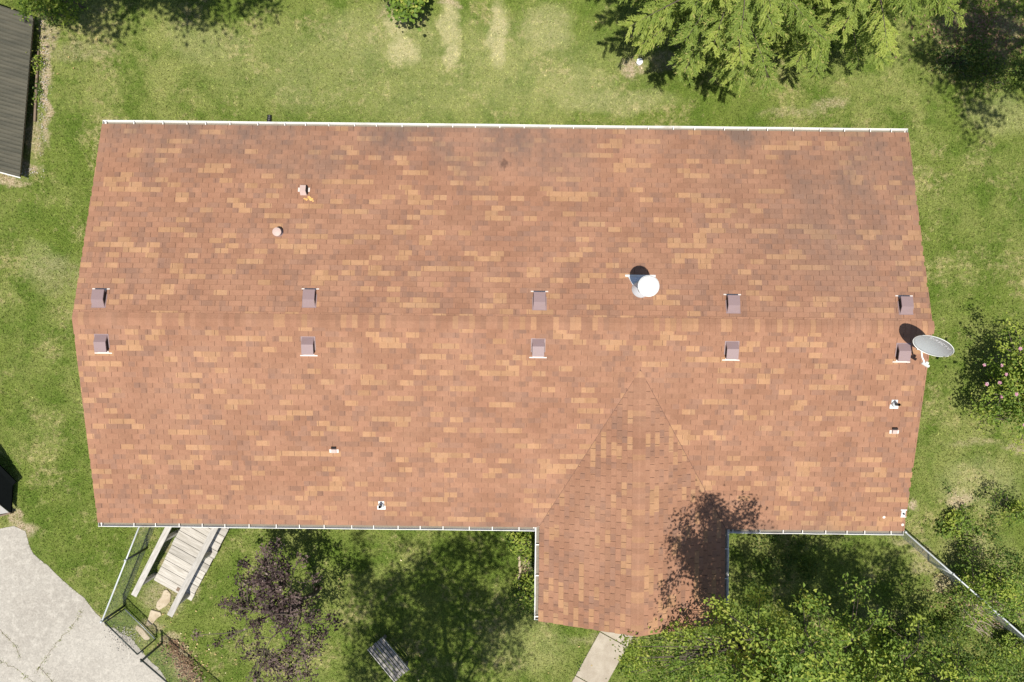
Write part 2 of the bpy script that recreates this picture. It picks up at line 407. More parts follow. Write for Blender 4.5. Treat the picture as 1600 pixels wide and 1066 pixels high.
def jitter_edge(pts, step=.25, amp=.06, seed=1):
    rr = random.Random(seed); out = []
    for a, b in zip(pts, pts[1:] + pts[:1]):
        L = math.dist(a, b); k = max(1, int(L / step)) if L < 12 else 1
        for i in range(k):
            f = i / k; out.append((a[0] + (b[0] - a[0]) * f + (rr.uniform(-amp, amp) if i else 0), a[1] + (b[1] - a[1]) * f + (rr.uniform(-amp, amp) if i else 0)))
    return out
def flat(poly, z, name, mat, parent=None):
    me = bpy.data.meshes.new(name); bm = bmesh.new()
    f = bm.faces.new([bm.verts.new((x, y, z)) for x, y in poly]); bmesh.ops.triangulate(bm, faces=[f])
    bm.normal_update()
    if sum(q.normal.z for q in bm.faces) < 0: bmesh.ops.reverse_faces(bm, faces=bm.faces)
    bm.to_mesh(me); bm.free(); return link(name, me, mat, parent)
G2 = lambda u, v: P(u, v)[:2]
drive_px = [(-260, 826), (0, 826), (22, 822), (40, 830), (46, 852), (62, 874), (84, 893), (108, 915), (132, 934), (150, 958), (166, 978), (190, 990), (214, 1008), (238, 1036), (262, 1066), (330, 1150), (330, 1300), (-260, 1300)]
DRIVE = jitter_edge([G2(*q) for q in drive_px], .22, .05, 3)
drive = flat(DRIVE, .012, 'driveway', M['drive']); tag(drive, 'pale grey aged driveway with weedy cracks', 'driveway', kind='structure')
cracks = [[(0, 984), (14, 998), (26, 1011), (31, 1026)], [(128, 956), (108, 985), (88, 1005), (74, 1026), (62, 1042), (58, 1052)], [(8, 1036), (28, 1046), (46, 1062), (70, 1080)], [(62, 1042), (72, 1052), (86, 1068)],
          [(-40, 1000), (0, 1032), (8, 1036)]]
CRACKLINES = []
for cl in cracks:
    pts = jitter_edge([G2(*q) for q in cl] , .12, .03, len(CRACKLINES))
    # open polyline: drop the closing segment
    base_n = 0; rr = random.Random(len(CRACKLINES)); pts = []
    cw = [G2(*q) for q in cl]
    for a, b in zip(cw, cw[1:]):
        k = max(1, int(math.dist(a, b) / .1))
        for i in range(k): pts.append((a[0] + (b[0] - a[0]) * i / k + rr.uniform(-.025, .025), a[1] + (b[1] - a[1]) * i / k + rr.uniform(-.025, .025)))
    pts.append(cw[-1]); CRACKLINES.append(pts)
    m = MB()
    L = []; Rr = []
    for i, q in enumerate(pts):
        a = pts[max(0, i - 1)]; b = pts[min(len(pts) - 1, i + 1)]; d = Vector((b[0] - a[0], b[1] - a[1])).normalized(); w = rr.uniform(.002, .009)
        L.append((q[0] - d.y * w, q[1] + d.x * w, .016)); Rr.append((q[0] + d.y * w, q[1] - d.x * w, .016))
    k = len(pts); m.add(L + Rr, [(k + i, k + i + 1, i + 1, i) for i in range(k - 1)]); m.build('crack', M['soil'], drive)

# concrete walk: slabs with joints
walk = empty('front_walk'); tag(walk, 'narrow concrete walk leading away from the wing gable', 'walk', kind='structure')
a = Vector(G2(938, 985)); d = (Vector(G2(893, 1066)) - a).normalized(); nrm = Vector((-d.y, d.x))
WALK = []
if nrm.x < 0: nrm = -nrm
for i, (s0, s1) in enumerate([(-1.35, .02), (.04, 1.4), (1.42, 2.78), (2.8, 4.1)]):
    q = [a + d * s0, a + d * s0 + nrm * .86, a + d * s1 + nrm * .86, a + d * s1]
    q = [(p.x, p.y) for p in q]
    if (q[1][0] - q[0][0]) * (q[2][1] - q[0][1]) - (q[1][1] - q[0][1]) * (q[2][0] - q[0][0]) < 0: q = q[::-1]
    MB().prism(q, -.05, .035 + .003 * (i % 2)).build('slab', M['conc'], walk, bevel=.01); WALK.append(q)

# ------------------------------------------------------------------ house
ROT = -R(.62)
house = empty('ranch_house', (0, 0, 0), ROT)
tag(house, 'long low ranch house under a brown and tan shingle roof with a gabled front wing', 'house')
CR, SR = math.cos(ROT), math.sin(ROT)
def to_local(x, y): return (x * CR + y * SR, -x * SR + y * CR)
HX0, HX1 = -9.97, 9.53
YN, YR, YS = 5.14, .41, -4.49
ZE, ZR = 2.6, 3.82
WX0, WX1, WXR, WYG, ZW = .73, 5.20, 2.965, -6.76, 3.55
SLN = (ZR - ZE) / (YN - YR); SLS = (ZR - ZE) / (YR - YS); SLW = (ZW - ZE) / (WXR - WX0)
YAP = YS + (ZW - ZE) / SLS       # wing ridge meets the south slope here
def roof_z(hx, hy):
    z = ZE + (YN - hy) * SLN if hy > YR else ZE + (hy - YS) * SLS
    w = ZE + (min(hx - WX0, WX1 - hx)) * SLW
    if hy < YAP and WX0 < hx < WX1: z = max(z, w) if hy >= YS else w
    return z
def roof_hit(u, v):
    z = 3.2
    for _ in range(12):
        x, y, _z = P(u, v, z); hx, hy = to_local(x, y); z = roof_z(hx, hy)
    return hx, hy, z

def slope(o, a, b):   # origin, along, up-slope
    a = Vector(a).normalized(); b = Vector(b).normalized(); nn = a.cross(b)
    if nn.z < 0: nn = -nn
    return Vector(o), a, b, nn
SL = {0: slope((HX0, YN, ZE), (1, 0, 0), (0, YR - YN, ZR - ZE)),
      1: slope((HX0, YS, ZE), (1, 0, 0), (0, YR - YS, ZR - ZE)),
      2: slope((WX0, WYG, ZE), (0, 1, 0), (WXR - WX0, 0, ZW - ZE)),
      3: slope((WX1, WYG, ZE), (0, 1, 0), (WXR - WX1, 0, ZW - ZE))}
LEN = HX1 - HX0
T = {0: math.hypot(YN - YR, ZR - ZE), 1: math.hypot(YR - YS, ZR - ZE), 2: math.hypot(WXR - WX0, ZW - ZE), 3: math.hypot(WXR - WX0, ZW - ZE)}

def thick(poly, nn, th):   # slab from 3d polygon, thickness downward
    m = MB(); k = len(poly); poly = [Vector(p) for p in poly]
    if (poly[1] - poly[0]).cross(poly[2] - poly[0]).dot(nn) < 0: poly = poly[::-1]
    lo = [p - nn * th for p in poly]
    return m.add(lo + poly, [tuple(range(k))[::-1], tuple(range(k, 2 * k))] + [(i, (i + 1) % k, k + (i + 1) % k, k + i) for i in range(k)])
decks = {}
dpoly = {0: [(HX0, YN, ZE), (HX1, YN, ZE), (HX1, YR, ZR), (HX0, YR, ZR)], 1: [(HX0, YS, ZE), (HX1, YS, ZE), (HX1, YR, ZR), (HX0, YR, ZR)],
         2: [(WX0, WYG, ZE), (WX0, YS, ZE), (WXR, YAP, ZW), (WXR, WYG, ZW)], 3: [(WX1, WYG, ZE), (WX1, YS, ZE), (WXR, YAP, ZW), (WXR, WYG, ZW)]}
dl = {0: 'long north roof slope with dark staining along its gutter', 1: 'long south roof slope cut by the front wing', 2: 'west slope of the front wing roof', 3: 'east slope of the front wing roof, shaded by the tree'}
for k in range(4):
    decks[k] = thick(dpoly[k], SL[k][3], .03).build('roof_slope', M['deckdark'], house); decks[k]['label'] = dl[k]

# shingles
EXP, TAB, SLOT = .127, .305, .0095
def clip(poly, A, B, C):   # keep A*x+B*y<=C
    out = []
    for p, q in zip(poly, poly[1:] + poly[:1]):
        dp, dq = A * p[0] + B * p[1] - C, A * q[0] + B * q[1] - C
        if dp <= 0: out.append(p)
        if dp * dq < 0:
            f = dp / (dp - dq); out.append((p[0] + (q[0] - p[0]) * f, p[1] + (q[1] - p[1]) * f))
    return out
shv, shf, shrp = [], [], []
singles = []
rr = random.Random(5)
def height_at(t, t0, lift): return .0120 + lift - .0082 * (t - t0) / EXP     # top surface above the deck
def emit(sl, poly, row, t0, lift):
    o, a, b, nn = SL[sl]; k = len(poly); base = len(shv)
    top = [o + a * x + b * y + nn * height_at(y, t0, lift) for x, y in poly]
    bot = [o + a * x + b * y + nn * .0005 for x, y in poly]
    flip = (a.cross(b)).dot(nn) < 0
    shv.extend(bot + top)
    f = [tuple(range(k, 2 * k))] + [(i, (i + 1) % k, k + (i + 1) % k, k + i) for i in range(k)]
    if flip: f = [q[::-1] for q in f]
    shf.extend([tuple(i + base for i in q) for q in f]); shrp.extend([(x, row, sl) for x, y in poly] * 2)
cellw = cellw0 = TAB - SLOT
for sl in range(4):
    length = LEN if sl < 2 else (YAP - WYG)
    rows = int(T[sl] / EXP) + 1
    for row in range(rows):
        t0 = row * EXP - .015; t1 = min(t0 + EXP + .018, T[sl] - .004)
        if t1 - t0 < .03: continue
        off = (row % 2) * TAB / 2 + rr.uniform(-.012, .012)
        x = -off - .02; cellw = TAB - (SLOT if sl < 2 else .0125)
        while x < length + .02:
            xa, xb = max(x, -.025), min(x + cellw, length + (.025 if sl < 2 else .03))
            x += TAB
            if xb - xa < .02: continue
            lift = rr.uniform(0, .0025); j0, j1 = rr.uniform(-.003, .003), rr.uniform(-.003, .003)
            poly = [(xa, t0 + j0), (xb, t0 + j1), (xb, t1), (xa, t1)]
            pieces = [poly]; cut = False
            if sl == 1:      # keep clear of the wing: valleys in slope coordinates
                sx0, sx1, sxr = WX0 - HX0, WX1 - HX0, WXR - HX0; tap = (YAP - YS) / (YR - YS) * T[1]
                if t0 < tap and xb > sx0 and xa < sx1:
                    cut = True; pieces = []
                    L = clip(poly, 1, 0, sxr); L = clip(L, tap, -(sxr - sx0), tap * (sx0 - .035)) if L else L
                    Rp = clip(poly, -1, 0, -sxr); Rp = clip(Rp, -tap, -(sx1 - sxr), -tap * (sx1 + .035)) if Rp else Rp
                    for q in (L, Rp):
                        if len(q) >= 3: pieces.append(q)
                    pieces += [p for p in [clip(clip(poly, -1, 0, -1e9), 0, -1, -tap)] if len(p) >= 3 and t1 > tap and False]
            elif sl > 1:     # along = y from gable; valley from (YS-WYG, 0) to (YAP-WYG, T)
                ya = YS - WYG; yb = YAP - WYG; tt = T[sl]
                q = clip(poly, tt, -(yb - ya), tt * (ya + .03)); cut = len(q) != 4 or abs(sum(p[0] for p in q) - sum(p[0] for p in poly)) > 1e-6
                pieces = [q] if len(q) >= 3 else []
            for q in pieces:
                big = sl < 2 and not cut and (rows - 5 <= row <= rows - 3) and xb - xa > cellw - .002
                if big and len(singles) < 300 and (sl, row) in ((0, rows - 4), (0, rows - 5), (1, rows - 4), (1, rows - 5), (1, rows - 3)) :
                    singles.append((sl, row, xa, t0, lift))
                else: emit(sl, q, row, t0, lift)
me = bpy.data.meshes.new('shingle_cover'); me.from_pydata([tuple(p) for p in shv], [], shf); me.update()
at = me.attributes.new('rp', 'FLOAT_VECTOR', 'POINT'); at.data.foreach_set('vector', np.array(shrp, dtype=np.float32).ravel())
sc_ = link('shingle_cover', me, M['shingle'], house); sc_['kind'] = 'stuff'; sc_['rp_off'] = (0.0, 0.0, 0.0)
smesh = {}
for sl in (0, 1):
    o, a, b, nn = SL[sl]; poly = [(0, 0), (cellw0, 0), (cellw0, EXP + .018), (0, EXP + .018)]
    vs = [a * x + b * y + nn * .0005 for x, y in poly] + [a * x + b * y + nn * height_at(y, 0, 0) for x, y in poly]
    f = [(4, 5, 6, 7)] + [(i, (i + 1) % 4, 4 + (i + 1) % 4, 4 + i) for i in range(4)]
    if a.cross(b).dot(nn) < 0: f = [q[::-1] for q in f]
    me = bpy.data.meshes.new('shingle'); me.from_pydata([tuple(p) for p in vs], [], f); me.update()
    at = me.attributes.new('rp', 'FLOAT_VECTOR', 'POINT'); at.data.foreach_set('vector', np.array([(x, 0, 0) for x, y in poly] * 2, dtype=np.float32).ravel())
    me.materials.append(M['shingle']); smesh[sl] = me
for sl, row, xa, t0, lift in singles:
    o, a, b, nn = SL[sl]
    ob = link('shingle', smesh[sl], None, decks[sl], o + a * xa + b * t0 + nn * lift); ob['rp_off'] = (float(xa), float(row), float(sl))

# ridge caps
def cap_mesh(s1, s2):   # along +x; wings falling to +y and -y with slopes s1, s2
    m = MB(); W = .150; e = .150
    def pt(x, side, dz):
        if side == 0: return (x, 0, dz)
        return (x, side * W, -W * (s1 if side > 0 else s2) + dz)
    vs = []
    for x, h in ((0, .021), (e, .013)):
        for s in (-1, -.15, .15, 1):
            if abs(s) == 1: vs.append(pt(x, s, h))
            else: vs.append((x, s * W, -abs(s) * W * (s1 if s > 0 else s2) + h - .001))
    lo = [(v[0], v[1], v[2] - .012) for v in vs]
    m.add(vs + lo, [(0, 4, 5, 1), (1, 5, 6, 2), (2, 6, 7, 3), (8, 0, 1, 9), (9, 1, 2, 10), (10, 2, 3, 11), (8, 12, 4, 0), (3, 7, 15, 11)])
    m.f = [f[::-1] for f in m.f]
    return m.mesh('ridge_cap')
def caps(parent, start, direction, count, s1, s2, slid):
    me = cap_mesh(s1, s2); me.materials.append(M['shingle'])
    at = me.attributes.new('rp', 'FLOAT_VECTOR', 'POINT'); at.data.foreach_set('vector', np.array([(.01, 0, 0)] * len(me.vertices), dtype=np.float32).ravel())
    rz = math.atan2(direction[1], direction[0])
    for i in range(count):
        p = Vector(start) + Vector(direction) * (i * EXP)
        o = link('ridge_cap', me, None, parent, p, (0, 0, rz + rr.uniform(-.006, .006)))
        o['rp_off'] = (float(i) * 13.0 + .07, float(i), float(slid))
caps(house, (HX0 - .02, YR, ZR), (1, 0, 0), int(LEN / EXP) + 1, SLN, SLS, 7)
caps(house, (WXR, WYG - .02, ZW), (0, 1, 0), int((YAP - WYG) / EXP) + 1, SLW, SLW, 8)

# walls, gables, soffit, fascia (seen only from the side)
w = MB(); w.box(HX0 + .35, HX1 - .35, YS + .45, YN - .45, .25, 2.5)
for x0, x1 in ((HX0 + .35, HX0 + .5), (HX1 - .5, HX1 - .35)):
    y0, y1 = YS + .45, YN - .45; zt = ZR - .06
    w.add([(x0, y0, 2.5), (x0, y1, 2.5), (x0, YR, zt - .06), (x1, y0, 2.5), (x1, y1, 2.5), (x1, YR, zt - .06)], [(0, 2, 1), (3, 4, 5), (0, 3, 5, 2), (1, 2, 5, 4)])
w.build('wall', M['wall'], house)
ww = MB(); ww.box(WX0 + .4, WX1 - .4, WYG + .35, YS + .44, .25, 2.5)
ww.add([(WX0 + .4, WYG + .35, 2.5), (WX1 - .4, WYG + .35, 2.5), (WXR, WYG + .35, ZW - .2), (WX0 + .4, WYG + .5, 2.5), (WX1 - .4, WYG + .5, 2.5), (WXR, WYG + .5, ZW - .2)], [(0, 1, 2), (3, 5, 4), (0, 2, 5, 3), (1, 4, 5, 2)])
ww.build('wing_wall', M['wall'], house)
MB().box(HX0 + .33, HX1 - .33, YS + .43, YN - .43, -.1, .248).box(WX0 + .38, WX1 - .38, WYG + .33, YS + .42, -.1, .246).build('foundation', M['foundation'], house)
MB().box(3.2, 4.1, WYG + .30, WYG + .345, .27, 2.3).build('front_door', M['timber'], house)
sf = MB(); sf.box(HX0 + .03, HX1 - .03, YN - .45, YN - .03, 2.44, 2.46); sf.box(HX0 + .03, WX0, YS + .03, YS + .45, 2.44, 2.46); sf.box(WX1, HX1 - .03, YS + .03, YS + .45, 2.44, 2.46)
sf.box(WX0 + .03, WX0 + .4, WYG + .03, YS + .02, 2.44, 2.46); sf.box(WX1 - .4, WX1 - .03, WYG + .03, YS + .02, 2.44, 2.46); sf.build('soffit', M['fascia'], house)
fa = MB(); fa.box(HX0, HX1, YN - .03, YN - .005, 2.43, 2.575); fa.box(HX0, WX0, YS + .005, YS + .03, 2.43, 2.575); fa.box(WX1, HX1, YS + .005, YS + .03, 2.43, 2.575)
fa.box(WX0 + .005, WX0 + .03, WYG, YS, 2.43, 2.575); fa.box(WX1 - .03, WX1 - .005, WYG, YS, 2.43, 2.575); fa.build('fascia', M['fascia'], house)
def rake(a, b):   # dark board under the sloping gable edges
    return MB().bar((a[0], a[1], a[2] - .11), (b[0], b[1], b[2] - .11), .025, .14).build('rake_board', M['timber'], house)
for x in (HX0 + .012, HX1 - .012):
    rake((x, YN, ZE), (x, YR, ZR)); rake((x, YS, ZE), (x, YR, ZR))
rake((WX0, WYG + .012, ZE), (WXR, WYG + .012, ZW)); rake((WX1, WYG + .012, ZE), (WXR, WYG + .012, ZW))

# gutters: trough along +x, outside towards +y ; hangers one by one
def gutter(start, end, outward, label, n_hang, seed, jog=0.0):
    s = Vector((*start, ZE)); e = Vector((*end, ZE)); L = (e - s).length
    g = empty_mesh = None
    prof = [(0, .0), (0, -.105), (.075, -.105), (.095, -.05), (.118, -.02), (.118, .006), (.104, .006), (.104, -.004), (.110, -.004), (.110, -.016), (.088, -.048), (.070, -.098), (.006, -.098), (.006, .0)]
    m = MB(); k = len(prof); segs = 14
    rr2 = random.Random(seed); sag = [rr2.uniform(-.006, .006) for _ in range(segs + 1)]
    for i in range(segs + 1):
        for y, z in prof: m.v.append((L * i / segs, y + sag[i] * .5, z + sag[i]))
    for i in range(segs):
        for j in range(k):
            j2 = (j + 1) % k; m.f.append((i * k + j, (i + 1) * k + j, (i + 1) * k + j2, i * k + j2))
    for x0 in (0.0, L - .006):     # end plates
        b = len(m.v); q = [(0, 0), (0, -.105), (.075, -.105), (.095, -.05), (.118, -.02), (.118, .006)]
        m.v += [(x0, y, z) for y, z in q] + [(x0 + .006, y, z) for y, z in q]
        m.f += [tuple(range(b, b + 6)), tuple(range(b + 6, b + 12))[::-1]] + [(b + i, b + (i + 1) % 6, b + 6 + (i + 1) % 6, b + 6 + i) for i in range(6)]
    d = (e - s).normalized(); ov = Vector((*outward, 0))
    # matrix: x->d, y->outward, z->up
    me = m.mesh('gutter')
    mat = Matrix(((d.x, ov.x, 0), (d.y, ov.y, 0), (0, 0, 1)))
    if mat.determinant() < 0: me.flip_normals()
    me.transform(mat.to_4x4())
    g = link('gutter', me, M['gutter'], house, s + Vector((0, 0, -.022))); g['label'] = label
    hm = MB().bar((0, 0, .004), tuple(ov * .108 + Vector((0, 0, .004))), .020, .004).mesh('hanger'); hm.materials.append(M['gutter'])
    for i in range(n_hang):
        x = L * (i + .35) / n_hang + rr2.uniform(-.08, .08)
        if i == 0: x = .08
        link('hanger', hm, None, g, d * min(x, L - .03))
    # debris lying in the trough
    dm = MB(); q = [(.012, -.094), (.066, -.094), (.078, -.066), (.012, -.060)]
    for i in range(41):
        for y, z in q:
            p = d * (L * (.003 + .994 * i / 40)) + ov * y; dm.v.append((p.x, p.y, z + rr2.uniform(-.012, .012) * (z > -.09)))
    for i in range(40):
        for j in range(4):
            j2 = (j + 1) % 4; dm.f.append((i * 4 + j, (i + 1) * 4 + j, (i + 1) * 4 + j2, i * 4 + j2))
    dm.build('gutter_debris', M['soil'], g)
    return g
gutter((HX0 - .02, YN), (HX1 + .02, YN), (0, 1), 'long white gutter along the back eave', 33, 1)
gutter((HX0 - .02, YS), (WX0 - .13, YS), (0, -1), 'long white gutter on the front eave above the ramp', 18, 2)
gutter((WX1 + .13, YS), (HX1 + .02, YS), (0, -1), 'short white gutter on the front eave right of the wing', 8, 3)
gutter((WX0, WYG), (WX0, YS - .005), (-1, 0), 'white gutter on the left eave of the wing', 3, 4)
gutter((WX1, WYG + .2), (WX1, YS - .005), (1, 0), 'white gutter on the right eave of the wing', 3, 5)

# ---- things fixed to the roof
def roof_frame(hx, hy):
    sl = 0 if hy > YR else 1
    o, a, b, nn = SL[sl]; down = -b
    x = down.cross(nn)   # right-handed: x, y=down... use columns (x, down, n)
    return x, down, nn
def on_roof(name, hx, hy, parent, mesh, mat, dz=.008, label=None, plumb=False):
    x, dwn, nn = roof_frame(hx, hy); z = roof_z(hx, hy)
    o = link(name, mesh, mat, parent)
    if plumb: mt = Matrix.Identity(4)
    else: mt = Matrix(((x.x, dwn.x, nn.x, 0), (x.y, dwn.y, nn.y, 0), (x.z, dwn.z, nn.z, 0), (0, 0, 0, 1)))
    mt.translation = Vector((hx, hy, z)) + (Vector((0, 0, dz)) if plumb else nn * dz)
    if parent is house: o.matrix_local = mt
    if label: o['label'] = label
    return o
def vent_mesh():   # y = downslope; slant back at -y, opening at +y
    m = MB(); w = .135; y0, y1, ym, h = -.205, .185, -.055, .125
    vs = [(-w * 1.04, y0, 0), (w * 1.04, y0, 0), (w * 1.04, y1 - .03, 0), (-w * 1.04, y1 - .03, 0),
          (-w, ym, h), (w, ym, h), (w, y1, h), (-w, y1, h), (-w, y1, h - .03), (w, y1, h - .03)]
    m.add(vs, [(0, 1, 5, 4), (4, 5, 6, 7), (7, 6, 9, 8), (0, 4, 7, 8, 3), (1, 2, 9, 6, 5), (3, 8, 9, 2), (0, 3, 2, 1)])
    return m
vents = [(154, 467), (483, 467), (843, 471), (1146, 476), (1416, 478), (158, 536), (481, 540), (841, 543), (1144, 547), (1412, 550)]
vlab = ['left end', 'second from the left', 'middle', 'second from the right', 'right end']
vm = vent_mesh().mesh('roof_vent'); fm = MB().prism([(-.125, .13), (.125, .13), (.125, .222), (.20, .224), (.20, .25), (-.20, .25), (-.20, .224), (-.125, .222)], -.002, .007).mesh('flange')
fm2 = MB().box(-.165, .165, -.215, .11, -.002, .004).mesh('apron')
lm = MB()
for i in range(3): lm.box(-.118, .118, .158 + i * .002, .166 + i * .003, .018 + i * .026, .036 + i * .026)
lm = lm.mesh('louvre')
sds = []
for s in (-1, 1):
    sd = MB()
    q = [(s * .1425, -.12, .02), (s * .1425, .14, .02), (s * .1385, .15, .10), (s * .1385, -.05, .10)]
    q2 = [(p[0] + s * .003, p[1], p[2]) for p in q]
    sd.hexa(q + q2 if s < 0 else q2 + q)
    sds.append(sd.mesh('dark_side_face'))  # thin near-black sheet over each side of the hood
for i, (u, v) in enumerate(vents):
    x, y, z = P(u, v, roof_z(*to_local(*P(u, v, 3.75)[:2])) + .06); hx, hy = to_local(x, y)
    o = on_roof('roof_vent', hx, hy, house, vm, M['vent'], .010, 'brown box vent %s the ridge, %s' % ('behind' if i < 5 else 'in front of', vlab[i % 5]))
    for nm, mm, mt in (('flange', fm, M['ventflange']), ('apron', fm2, M['vent']), ('louvre', lm, M['dark']), ('dark_side_face', sds[0], M['dark']), ('dark_side_face', sds[1], M['dark'])):
        link(nm, mm, mt, o)

# round flue with white cap
hx, hy, z = roof_hit(1001, 452)
fl = on_roof('flue', hx, hy, house, MB().lathe([(.105, -.1), (.105, 1.02)], 20).mesh('flue', True), M['galv'], 0, 'white capped metal flue behind the ridge', True)
link('flue_cap', MB().lathe([(.215, 1.03), (.232, 1.03), (.235, 1.07), (.20, 1.105), (.10, 1.125), (.02, 1.13)], 28).mesh('flue_cap'), M['whitemetal'], fl)
for k in range(4):
    an = k * math.pi / 2 + .4
    link('cap_strut', MB().bar((math.cos(an) * .11, math.sin(an) * .11, .9), (math.cos(an) * .2, math.sin(an) * .2, 1.04), .02, .004).mesh('cap_strut'), M['galv'], fl)
tilt = math.atan(SLN)
cone = link('storm_collar', MB().lathe([(.215, .0), (.205, .02), (.125, .20), (.108, .22)], 24).mesh('storm_collar', True), M['flash'], fl); cone.rotation_euler = (-tilt, 0, 0)
pl = link('flashing_plate', MB().prism([(-.13, -.02), (.13, -.02), (.28, .29), (-.28, .29)], .012, .018).mesh('flashing_plate'), M['flash'], fl); pl.rotation_euler = (-tilt, 0, 0)
bdy = link('flashing_lip', MB().box(-.35, .35, .29, .34, .019, .026).mesh('flashing_lip'), M['lead'], fl); bdy.rotation_euler = (-tilt, 0, 0)

# small hooded exhaust with rusty sealant, back slope
hx, hy, z = roof_hit(475, 299)
m = MB(); m.add([(-.075, -.11, 0), (.075, -.11, 0), (.07, .10, 0), (-.07, .10, 0), (-.075, -.04, .10), (.06, -.04, .10), (.06, .11, .095), (-.075, .11, .095)], [(0, 1, 5, 4), (4, 5, 6, 7), (0, 4, 7, 3), (1, 2, 6, 5), (3, 7, 6, 2)])
ex = on_roof('exhaust_hood', hx, hy, house, m.mesh('exhaust_hood'), M['pinkcap'], .01, 'small faded exhaust hood beside a rusty sealant smear')
link('flange', MB().box(-.14, .14, -.02, .085, -.002, .006).mesh('flange'), M['ventflange'], ex)
link('side_opening', MB().add([(.105, -.09, .004), (.100, .10, .004), (.066, .112, .09), (.066, -.045, .09), (.060, -.09, .004), (.060, .10, .004), (.0605, .112, .09), (.0605, -.045, .09)], [(0, 1, 2, 3), (4, 7, 6, 5), (0, 3, 7, 4), (1, 5, 6, 2), (3, 2, 6, 7)]).mesh('side_opening'), M['dark'], ex)
hx, hy, z = roof_hit(484, 312)
rm = MB(); r3 = random.Random(4)
for i in range(7):
    cx, cy, rad = r3.uniform(-.13, .13), r3.uniform(-.05, .05), r3.uniform(.025, .06)
    cy -= cx * .5
    rm.prism([(cx + rad * math.cos(a) * r3.uniform(.6, 1.2), cy + rad * .7 * math.sin(a) * r3.uniform(.6, 1.2)) for a in [k * math.pi / 4.5 for k in range(9)]], -.004, .005 + .0008 * i)
on_roof('sealant_smear', hx, hy, house, rm.mesh('sealant_smear'), M['rust'], .012, 'rusty yellow sealant smear below the small exhaust hood')
# round capped pipe
hx, hy, z = roof_hit(436, 364)
pc = on_roof('pipe_vent', hx, hy, house, MB().lathe([(.05, -.05), (.05, .16)], 16).mesh('pipe_vent', True), M['pinkcap'], 0, 'short pipe with round faded cap on the back slope', True)
link('cap', MB().lathe([(.10, .15), (.105, .16), (.10, .19), (.05, .205), (.01, .21)], 22).mesh('cap'), M['pinkcap'], pc)
link('collar', MB().lathe([(.11, .0), (.10, .03), (.055, .06)], 20).mesh('collar', True), M['vent'], pc)
# two small square hoods
def small_hood(u, v, label):
    hx, hy, z = roof_hit(u, v); m = MB()
    m.add([(-.06, -.03, 0), (.06, -.03, 0), (.06, .07, 0), (-.06, .07, 0), (-.055, -.015, .055), (.055, -.015, .055), (.055, .075, .05), (-.055, .075, .05)], [(0, 1, 5, 4), (4, 5, 6, 7), (0, 4, 7, 3), (1, 2, 6, 5), (3, 7, 6, 2)])
    o = on_roof('exhaust_hood', hx, hy, house, m.mesh('exhaust_hood'), M['pinkcap'], .01, label)
    link('flange', MB().box(-.11, .11, .0, .085, -.002, .006).mesh('flange'), M['ventflange'], o)
    link('back_opening', MB().box(-.058, .058, -.072, -.031, .0, .05).mesh('back_opening'), M['dark'], o)
small_hood(522, 702, 'tiny faded hood low on the front slope, left half'); small_hood(1397, 672, 'tiny faded hood near the right end of the front slope')
# two plumbing boots
def boot(u, v, label):
    hx, hy, z = roof_hit(u, v)
    o = on_roof('plumbing_vent', hx, hy, house, MB().prism([(-.07, -.10), (.07, -.10), (.075, .01), (.10, .02), (.10, .115), (-.10, .115), (-.10, .02), (-.075, .01)], -.002, .007).mesh('plumbing_vent'), M['lead'], .010, label)
    link('rubber_collar', MB().lathe([(.075, .006), (.06, .05), (.042, .075)], 18).mesh('rubber_collar', True), M['galv'], o)
    t = math.atan(SLS)
    pp = MB(); pp.tube([(0, 0, .03), (0, -.06, .24)], .032, 14, False); pp.tube([(0, -.06, .24), (0, 0, .03)], .027, 14, False)
    link('pipe', pp.mesh('pipe', True), M['blackpipe'], o)
boot(596, 789, 'white flashed plumbing vent near the front gutter'); boot(1397, 631, 'white flashed plumbing vent near the right end')
# old bracket and sealant dabs at the corner
hx, hy, z = roof_hit(1411, 802)
br = on_roof('old_bracket', hx, hy, house, MB().box(-.05, .05, -.08, .08, -.002, .008).mesh('old_bracket'), M['galv'], .01, 'small leftover metal bracket at the front right roof corner')
link('strap', MB().box(-.075, .075, -.105, -.08, -.002, .012).mesh('strap'), M['lead'], br); link('strap', MB().box(-.08, .06, .08, .10, -.002, .012).mesh('strap'), M['lead'], br)
link('stub', MB().lathe([(.02, 0), (.02, .05)], 10).mesh('stub'), M['dark'], br)
for u, v in ((1381, 808), (1410, 820)):
    hx, hy, z = roof_hit(u, v)
    on_roof('sealant_dab', hx, hy, house, MB().lathe([(.038, 0), (.032, .005), (.01, .008)], 10).mesh('sealant_dab'), M['ventflange'], .010)

# ------------------------------------------------------------------ satellite dish
cx, cy = 658 * 17.3 / FPX, -8 * 17.3 / FPX; cz = CAM_H - 17.3
dish = empty('satellite_dish', (9.34, -.12, roof_z(*to_local(9.34, -.12)) + .012))
tag(dish, 'grey oval satellite dish on the right end of the roof ridge', 'satellite dish')
el = R(26); az = Vector((-.36, -.93, 0)).normalized()
nd = Vector((-.50, -.82, .27)).normalized(); side = Vector((0, 0, 1)).cross(nd).normalized(); upv = nd.cross(side)
org = Vector(dish.location); C0 = Vector((cx, cy, cz)) - org
def DP(a, b, c): return C0 + side * a + upv * b + nd * c
m = MB(); rings, seg = 9, 48; RX, RY, DEP = .405, .43, .075
def dsurf(r, k, off):
    a = 2 * math.pi * k / seg; return DP(RX * r * math.cos(a), RY * r * math.sin(a), DEP * (r * r - 1) + off)
m.v.append(tuple(DP(0, 0, -DEP)))
for i in range(1, rings + 1):
    for k in range(seg): m.v.append(tuple(dsurf(i / rings, k, 0)))
for k in range(seg): m.f.append((0, 1 + k, 1 + (k + 1) % seg))
